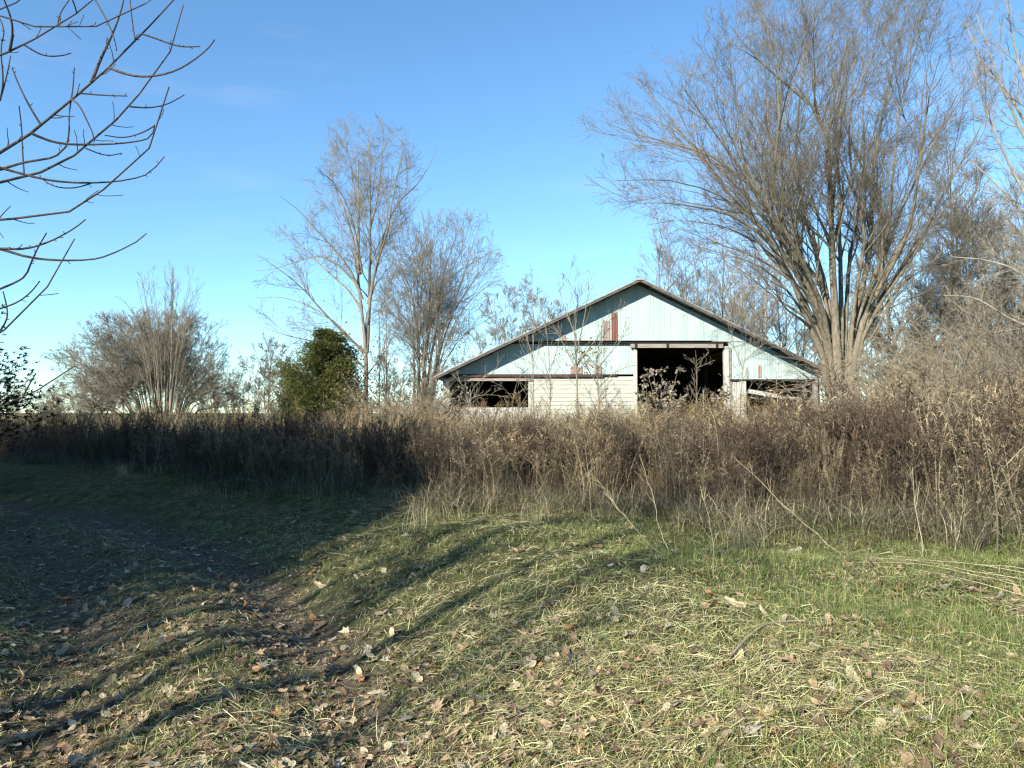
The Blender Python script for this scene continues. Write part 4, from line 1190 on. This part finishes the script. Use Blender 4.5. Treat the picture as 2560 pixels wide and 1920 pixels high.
    scatter_weeds(mb, r, xw, yw, Hh, pal[r.randint(0, 4, 4200)] * .6, VAR)
    o = mb.build('meadow_weeds', M['weed'])
    tag(o, 'dead weeds scattered through the meadow before the barn', 'weeds', kind='stuff')
thicket()

# tall individual dead weeds with hanging leaves before the big doorway
def tall_weed(label, px, Y, ptop, seed):
    r = np.random.RandomState(seed)
    loc = px_loc(px, Y)
    H = top_h(ptop, Y) - loc[2]
    root = empty('tall_weed', loc, label, 'weed')
    st = []
    for k in range(4):
        a = r.rand() * 6.28
        sp = H * .22 * r.uniform(.2, 1)
        st.append(resample([(0, 0, -.05), (math.cos(a) * sp * .3, math.sin(a) * sp * .3, H * .5), (math.cos(a) * sp, math.sin(a) * sp, H * r.uniform(.8, 1))], 10))
    P = np.stack(st)
    Rd = np.linspace(.016, .006, 10)[None] * np.ones((4, 1))
    p2, r2 = grow(r, P, Rd, n=9, ratio=.17, ang=.8, npts=5, t0=.35, wander=.12, up=.0, rr=.6, tip=.004)
    mb = MB(); mb.tubes(P, Rd, 5); mb.tubes(p2, r2, 3)
    mb.build('stem', M['cane'], root, smooth=True)
    k = r.randint(0, len(p2), 420)
    pos = p2[k, r.randint(2, 5, 420)] + r.randn(420, 3) * .035
    leaf_cloud(r, pos, .10, [(.22, .185, .135), (.28, .24, .17), (.14, .115, .085)]).build('dead_leaves', M['leaf'], root)
    return root
tall_weed('tallest dead weed with hanging tan leaf clusters, in the big doorway left of its middle', 1430, 27, 782, 301)
tall_weed('dead leafy weed at the left jamb of the big doorway', 1395, 26, 815, 302)
tall_weed('dead leafy weed at the right jamb of the big doorway, before the white post', 1558, 27, 818, 303)
tall_weed('dead leafy weed in the doorway between the tallest weed and flat-topped sapling', 1470, 25, 825, 304)
tall_weed('dead leafy weed before the black opening in the right lean-to', 1722, 27, 838, 305)
tall_weed('dead leafy weed before the left black opening, beside the corner post', 985, 28, 838, 306)

# ------------------------------------------------------------------ ground cover
def view_sample(r, N, y0, y1, pw=1.0, wide=1.12):
    u = r.rand(N)
    if pw == 1.0: y = y0 * (y1 / y0) ** u
    else: y = (y0 ** (1 - pw) + u * (y1 ** (1 - pw) - y0 ** (1 - pw))) ** (1 / (1 - pw))
    x = (r.rand(N) * 2 - 1) * (wide * y + .3)
    return x, y
def worn(x, y):
    p = path_coord(x, y)
    return np.clip(np.exp(-((np.abs(p) - .85) / .5) ** 2) + .35 * np.exp(-(p / .5) ** 2), 0, 1)
def bumps(x, y, L):
    s = np.zeros(np.shape(x))
    for a, b, q in L: s = s + np.exp(-((x - a) ** 2 + (y - b) ** 2) / q ** 2)
    return np.clip(s, 0, 1)
LUSH = ((1.0, 3.4, .7), (2.8, 5.2, .9), (2.2, 7.0, 1.1), (3.2, 3.8, .7), (-2.5, 4.6, .4), (-2.9, 5.4, .35), (.2, 8.6, 1.0), (4.5, 7.4, 1.2), (-.3, 3.5, .35))
MATTED = ((1.7, 4.3, .8), (.5, 5.7, .9), (2.8, 4.3, .45), (1.1, 7.2, .8), (-1.0, 6.6, .7), (3.9, 5.6, .8), (-3.4, 6.6, .8))
LEAFY = ((1.15, 3.75, .4), (-.5, 4.3, .5), (.3, 4.7, .7), (1.6, 3.5, .45), (-1.3, 3.3, .9), (.0, 5.4, .6), (2.5, 4.9, .3))
def ground_cover():
    r = np.random.RandomState(400)
    # green tufts
    nt_ = 34000
    tx, ty = view_sample(r, nt_, 2.7, 17, 1.0)
    g = fbm(tx * .8, ty * .8, 41)
    dens = np.clip((g - .36) * 3.2 + .75 * bumps(tx, ty, LUSH) - .30 * bumps(tx, ty, MATTED), 0.24, 1) * (1 - .8 * worn(tx, ty)) * np.clip(.62 + .12 * tx, .4, 1)
    k = r.rand(nt_) < dens
    tx, ty = tx[k], ty[k]
    nb = 16
    x = np.repeat(tx, nb) + r.randn(len(tx) * nb) * .055; y = np.repeat(ty, nb) + r.randn(len(tx) * nb) * .055
    N = len(x)
    tl = np.repeat(r.uniform(.5, 1.2, len(tx)) * (1 + .5 * bumps(tx, ty, LUSH)), nb)
    pal = np.array([(.12, .18, .04), (.17, .23, .055), (.26, .29, .09), (.085, .14, .036), (.42, .40, .16), (.33, .32, .12)])
    c = pal[r.randint(0, 6, N)] * r.uniform(.7, 1.25, (N, 1))
    mb = MB()
    blades(mb, r, x, y, r.uniform(.04, .13, N) * tl, r.uniform(.0022, .0042, N), c, spread=.8, droop=.45, n=4)
    tag(mb.build('green_grass', M['grass']), 'short green grass growing in tufts over the near ground', 'grass', kind='stuff')
    print('grass', N)
    # long grass along the thicket foot, half green
    mb = MB()
    N = 62000
    px = r.uniform(-380, 2800, N); kx = (px * K - CX) / F
    tab = np.linspace(-1.4, 1.4, 560); ys = np.linspace(6, 48, 600)
    yf = np.interp(kx, tab, [ys[np.argmax(ys > edge_y(q * ys))] for q in tab])
    y = yf - np.abs(r.randn(N)) * 1.0 + .8; x = kx * y
    pal = np.array([(.085, .125, .035), (.125, .16, .05), (.34, .29, .15), (.11, .13, .045), (.07, .10, .03)])
    c = pal[r.randint(0, 5, N)] * r.uniform(.65, 1.25, (N, 1))
    kk = r.rand(N) < .08 + 2.2 * np.clip(fbm(x * .8, y * .8, 47) - .38, 0, .5)
    blades(mb, r, x[kk], y[kk], r.uniform(.14, .48, kk.sum()), r.uniform(.003, .006, kk.sum()), c[kk], spread=.8, droop=.45, n=5)
    tag(mb.build('verge_grass', M['grass']), 'longer green and tan grass along the foot of the thicket', 'grass', kind='stuff')
    # leaning clumps of dead grass in front of the thicket
    mb = MB()
    nc = 1080
    px = r.uniform(-300, 2800, nc); kx = (px * K - CX) / F
    yf = np.interp(kx, tab, [ys[np.argmax(ys > edge_y(q * ys))] for q in tab])
    cy = yf - np.abs(r.randn(nc)) * 1.1 + .5; cx = kx * cy
    q = r.rand(nc) < .15 + 2.2 * np.clip(fbm(cx * .7, cy * .7, 48) - .40, 0, .5)
    cx, cy = cx[q], cy[q]; nb = 34
    x = np.repeat(cx, nb) + r.randn(len(cx) * nb) * .10; y = np.repeat(cy, nb) + r.randn(len(cx) * nb) * .10
    N = len(x); az = np.repeat(r.rand(len(cx)) * 6.283, nb) + r.randn(N) * .9
    pal = np.array([(.46, .39, .22), (.34, .28, .16), (.17, .19, .065), (.25, .20, .12)])
    c = pal[r.randint(0, 4, N)] * np.repeat(r.uniform(.6, 1.15, (len(cx), 1)), nb, 0) * r.uniform(.8, 1.2, (N, 1))
    blades(mb, r, x, y, r.uniform(.25, .75, N) * np.repeat(r.uniform(.5, 1.2, len(cx)), nb), r.uniform(.003, .006, N), c, spread=.8, droop=.34, n=6, az=az)
    tag(mb.build('grass_clumps', M['straw']), 'leaning clumps of dead and half-green grass along the thicket front', 'grass', kind='stuff')
    # flattened straw
    N = 135000
    x, y = view_sample(r, N, 2.7, 16, 1.0)
    s = fbm(x * .7 + 9, y * .7, 43)
    keep = r.rand(N) < np.clip((s - .34) * 2.6 + .7 * bumps(x, y, MATTED) - .45 * bumps(x, y, LUSH), .14, 1) * (1 - .6 * worn(x, y)) * np.clip(.8 + .1 * x, .5, 1)
    x, y = x[keep], y[keep]; N = len(x)
    flow = fbm(x * .45, y * .45, 44) * 7 + r.randn(N) * 1.1
    pal = np.array([(.70, .62, .33), (.58, .50, .25), (.78, .71, .41), (.40, .33, .17), (.48, .50, .20)])
    c = pal[r.randint(0, 5, N)] * r.uniform(.6, 1.15, (N, 1))
    L = r.uniform(.04, .17, N) * np.where(r.rand(N) < .12, 2.0, 1)
    h = np.stack([np.cos(flow), np.sin(flow)], 1)
    n = 4
    P = np.empty((N, n, 3)); lift = np.abs(r.randn(N)) * .022 + .006
    tilt = r.randn(N) * .05
    bend = r.randn(N) * .16
    for k in range(n):
        f = k / (n - 1) - .5
        a = flow + bend * f
        q = np.stack([np.cos(a), np.sin(a)], 1)
        P[:, k, 0] = x + q[:, 0] * L * f; P[:, k, 1] = y + q[:, 1] * L * f
        P[:, k, 2] = hgt(P[:, k, 0], P[:, k, 1]) + lift + tilt * f * L * 3 + .012 * (1 - 4 * f * f) * r.rand(N)
    side = unit(np.stack([-h[:, 1], h[:, 0], r.randn(N) * .6], 1))
    mb = MB()
    mb.ribbons(P, (r.uniform(.0015, .0038, N))[:, None] * np.array([[.8, 1, .9, .4]]), side, c)
    tag(mb.build('flattened_straw', M['straw']), 'flattened pale straw and dead grass matted over the near ground', 'straw', kind='stuff')
    N = 170000
    x, y = view_sample(r, N, 2.7, 12, 1.0)
    k = r.rand(N) > .55 * worn(x, y); x, y = x[k], y[k]; N = len(x)
    a = r.rand(N) * 6.283; L = r.uniform(.02, .075, N)
    h = np.stack([np.cos(a), np.sin(a)], 1)
    P = np.empty((N, 3, 3))
    tilt = r.randn(N) * .35
    for k in range(3):
        f = k / 2 - .5
        P[:, k, 0] = x + h[:, 0] * L * f; P[:, k, 1] = y + h[:, 1] * L * f
        P[:, k, 2] = hgt(P[:, k, 0], P[:, k, 1]) + .006 + np.abs(tilt) * L * .5 + tilt * L * f
    pal = np.array([(.54, .47, .25), (.42, .35, .18), (.26, .21, .12), (.36, .38, .14), (.17, .13, .08), (.64, .57, .32)])
    c = pal[r.randint(0, 6, N)] * r.uniform(.6, 1.2, (N, 1))
    mb = MB()
    mb.ribbons(P, r.uniform(.0015, .0055, N)[:, None] * np.array([[.7, 1, .4]]), unit(np.stack([-h[:, 1], h[:, 0], r.randn(N) * .5], 1)), c)
    tag(mb.build('thatch', M['straw']), 'broken bits of thatch and dead grass covering the soil', 'thatch', kind='stuff')
ground_cover()

# ------------------------------------------------------------------ fallen leaves
def leaf_shape(r, kind):
    if kind == 'lobed':
        ang = np.array([-90, -62, -40, -12, 8, 34, 58, 74, 90, 106, 122, 146, 172, 192, 220, 242]) * math.pi / 180
        rad = np.array([.42, .55, .38, .80, .45, .92, .48, .70, 1.0, .70, .48, .92, .45, .80, .38, .55])
    else:
        ang = np.linspace(-math.pi / 2, 1.5 * math.pi, 16, endpoint=False)
        rad = .40 + .60 * np.abs(np.sin(ang)) ** 1.3
    rad = rad * (1 + r.randn(len(rad)) * .06)
    rim = np.stack([np.cos(ang) * rad * (.5 if kind == 'lobed' else .36), np.sin(ang) * rad * .5], 1)
    mid = rim * .52
    v2 = np.concatenate([[[0, 0]], mid, rim])
    n = len(ang)
    cu, cv, tw = r.uniform(.2, 1.7), r.uniform(-.5, 1.3), r.randn() * .8
    z = .75 * cu * v2[:, 0] ** 2 + .6 * cv * v2[:, 1] ** 2 + tw * v2[:, 0] * v2[:, 1] + r.randn(len(v2)) * .018
    v = np.column_stack([v2, z - z.min()])
    i = np.arange(n); j = (i + 1) % n
    f3 = np.stack([np.zeros(n, int), 1 + i, 1 + j], 1)
    f4 = np.stack([1 + i, 1 + n + i, 1 + n + j, 1 + j], 1)
    c = np.ones((len(v), 3)); c[0] *= .8; c[1:1 + n] *= .92
    mb = MB(); mb.add(v, c, f3, f4)
    stalk = np.array([[0, -.2, v[0, 2]], [.02, -.5, v[:, 2].mean() + .03], [.06, -.8, .12]])
    mb.tubes(stalk[None], np.array([[.012, .012, .010]]), 3, (.75, .6, .45))
    return mb
def leaf_tab(kind):
    return {'pale': (.50, .41, .26), 'tan': (.36, .26, .15), 'brown': (.18, .12, .075), 'orange': (.36, .19, .085), 'grey': (.36, .32, .24)}[kind]
def fallen_leaves():
    r = np.random.RandomState(500)
    shapes = [leaf_shape(r, k) for k in ('lobed', 'oval', 'lobed', 'oval', 'oval', 'lobed')]
    arr = [s.arrays() for s in shapes]
    mb = MB()
    N = 19500
    x, y = view_sample(r, N, 2.7, 13, 1.0)
    dens = .10 + .75 * worn(x, y) + .55 * np.clip((fbm(x * .9, y * .9, 51) - .45) * 4, 0, 1) + .3 * sstep(5.5, 3, y) + .6 * bumps(x, y, LEAFY)
    k = r.rand(N) < dens
    x, y = x[k], y[k]; N = len(x)
    kinds = np.array([leaf_tab(q) for q in ('pale', 'tan', 'brown', 'brown', 'tan', 'grey', 'orange', 'brown')])
    t = kinds[r.choice(8, N, p=[.12, .2, .22, .16, .14, .06, .03, .07])] * r.uniform(.6, 1.2, (N, 1))
    v = r.randint(0, len(arr), N)
    s = .03 + .105 * r.rand(N) ** 1.7
    rot = rotz(r.rand(N) * 6.283) @ rotx(r.randn(N) * .35 + (r.rand(N) < .3) * math.pi) @ rotz(r.rand(N) * 6.283)
    pos = np.stack([x, y, hgt(x, y) + .012 + .02 * r.rand(N)], 1)
    for q in range(len(arr)):
        m_ = v == q
        mb.replicate(arr[q], pos[m_], rot[m_], np.repeat(s[m_, None], 3, 1), t[m_])
    tag(mb.build('leaf_litter', M['leaf'], smooth=False), 'litter of small brown dead leaves over the track and grass', 'leaves', kind='stuff')
    # the large single leaves
    protos = {}
    desc = {'pale': 'large pale tan fallen leaf lying curled on the near grass', 'tan': 'large tan-brown fallen leaf lying on the near grass',
            'brown': 'large dark brown fallen leaf lying in the track', 'orange': 'large orange-brown fallen leaf lying on the near grass', 'grey': 'large greyish fallen leaf lying on the near grass'}
    n = 240
    x, y = view_sample(r, n * 3, 2.9, 8.5, 1.0, .72)
    k = np.where(r.rand(n * 3) < .35 + .5 * worn(x, y) + .4 * bumps(x, y, LEAFY))[0][:n]
    for i in k:
        col = ('pale', 'pale', 'tan', 'brown', 'grey', 'pale', 'tan', 'pale', 'grey', 'tan', 'brown', 'orange')[r.randint(12)]
        if col == 'brown' and worn(x[i], y[i]) < .4: col = 'tan'
        sh = r.randint(len(shapes))
        key = (col, sh)
        if key not in protos:
            o_ = shapes[sh]
            q = MB(); vv, cc, a3, a4 = o_.arrays(); q.add(vv, cc * np.array(leaf_tab(col)) * (1.0 + .12 * ((sh % 3) - 1)), a3, a4)
            o = q.build('fallen_leaf', M['leaf'])
            tag(o, desc[col], 'leaf', col + ' fallen leaves on the near ground')
            protos[key] = o
        else:
            o = protos[key].copy(); COL.objects.link(o)
        sc = r.uniform(.085, .175)
        o.scale = (sc, sc, sc * r.uniform(.8, 1.3))
        o.location = (x[i], y[i], float(hgt(x[i], y[i])) + .02)
        o.rotation_euler = (r.randn() * .35 - .25, r.randn() * .35, r.rand() * 6.28)
fallen_leaves()

# ------------------------------------------------------------------ single pale stalks and sticks in front of the thicket
SX = 1 / K     # source pixels to the 2212 view
def gdepth(ys): return CAMZ * F / (ys - HZ) * .93
def stalk(label, pts, r0=.005, mat='straw', name='dry_stalk', cat='stalk', Y=None, col=(.44, .375, .23), twigs=7, seed=1, group=None):
    r = np.random.RandomState(seed)
    Y = Y or gdepth(pts[0][1])
    w = [at(p[0] * SX, p[1] * SX, Y + .25 * k) for k, p in enumerate(pts)]
    loc = w[0].copy(); loc[2] = float(hgt(loc[0], loc[1]))
    w[0] = loc - [0, 0, .03]
    P = resample(w, 12)
    P[1:-1] += r.randn(10, 3) * .005; P[5:] += r.randn(3) * .008; P = P[None]
    Rd = np.linspace(r0, r0 * .45, 12)[None] * .72
    mb = MB(); mb.tubes(P, Rd, 5, col)
    if twigs:
        p2, r2 = grow(r, P, Rd, n=twigs, ratio=.16, ang=.5, npts=4, t0=.4, wander=.1, up=.05, rr=.6, tip=.0015)
        if len(p2): mb.tubes(p2, r2, 3, col)
    o = mb.build(name, M[mat], None, loc)
    o.location = loc
    tag(o, label, cat, group)
stalk('long thin pale stalk leaning far left across the thicket foot at the right side', [(2131, 1425), (2000, 1300), (1900, 1200), (1835, 1141)], .0048, seed=1)
stalk('upright pale stalk before the right end of the thicket, its top bent left', [(2311, 1427), (2300, 1330), (2288, 1230), (2284, 1164)], .006, seed=2)
stalk('pale stalk leaning slightly right, next right of the upright one', [(2382, 1411), (2398, 1330), (2409, 1260), (2409, 1212)], .006, seed=3)
stalk('pale stalk leaning steeply right, low before the thicket at the right edge', [(2285, 1345), (2350, 1300), (2410, 1262)], .005, seed=4)
for k, (dx, dy, s) in enumerate(((0, 0, 1), (-14, 8, .85), (10, -14, 1.1), (22, 10, .95), (-30, 20, .8))):
    stalk('pale straight stalk in the bundle leaning left at the right edge', [(2534 + dx, 1352 + dy * .5), (2480 + dx, 1290 + dy), (2425 + dx * 1.6, 1223 + dy * s)], .006, seed=10 + k, group='bundle of leaning pale stalks at the right edge')
stalk('thin straight stalk standing before the middle of the thicket below the cream door', [(1480, 1325), (1476, 1250), (1470, 1180), (1459, 1095)], .0055, seed=21)
stalk('thin stalk curving left below the big doorway', [(1679, 1430), (1650, 1330), (1620, 1220), (1592, 1135)], .005, seed=22)
stalk('thin upright stalk in the grass below the right lean-to, nearest the camera', [(1783, 1480), (1783, 1400), (1777, 1320), (1752, 1240)], .005, seed=23)
stalk('thin stalk slanting left above the matted straw in the middle', [(1668, 1440), (1580, 1320), (1494, 1204)], .0045, seed=24)
stalk('dark thin stem standing in the grass right of the middle', [(1938, 1345), (1938, 1290), (1940, 1230)], .007, 'weed', col=(.06, .045, .035), seed=25)
stalk('short pale stalk fanning right in the grass at the thicket foot', [(1945, 1360), (1985, 1310), (2020, 1275)], .005, seed=26)
stalk('pale bent stalk arching over the thicket in front of the right lean-to', [(1790, 1330), (1800, 1200), (1795, 1080), (1770, 1000)], .006, seed=27)
# sticks lying on the ground
def lying(label, pts, r0, seed, mat='straw', col=(.55, .47, .30), cat='stick', name='fallen_stick', group=None):
    w = []
    for p in pts:
        Y = gdepth(p[1]); q = at(p[0] * SX, p[1] * SX, Y); q[2] = float(hgt(q[0], q[1])) + r0 + .035; w.append(q)
    loc = w[0].copy()
    P = resample(w, 14); P[:, 2] = np.maximum(P[:, 2], hgt(P[:, 0], P[:, 1]) + r0 + .03)
    mb = MB(); mb.tubes(P[None], np.linspace(r0, r0 * .5, 14)[None], 6, col)
    o = mb.build(name, M[mat], None, loc, smooth=True); o.location = loc
    tag(o, label, cat, group)
lying('grey forked-looking stick lying bent in the grass, right of the middle foreground', [(1824, 1679), (1880, 1640), (1922, 1622), (1970, 1613), (2015, 1620)], .010, 1, 'weed', (.30, .25, .18))
for k, dy in enumerate((0, 9, -8, 22, 34)):
    lying('long pale stem lying flat in the bundle at the right edge', [(2600, 1478 + dy * 1.6), (2430, 1446 + dy * 1.2 + (k % 3) * 6), (2300, 1440 + dy * .9 - (k % 2) * 8), (2090 + (0, 70, 130, 30, 190)[k], 1428 + dy * 1.1)], .0038, 30 + k, col=(.5, .43, .27), cat='stalk', name='flat_stalk', group='flat pale stems at the right edge')
lying('short thick pale stick lying in the grass at the bottom middle', [(700, 1795), (650, 1800), (600, 1788)], .012, 3, 'weed', (.42, .36, .24))
lying('thin dark stick lying across the track on the left', [(250, 1560), (330, 1552), (430, 1560)], .007, 4, 'weed', (.08, .06, .045))
print('done')
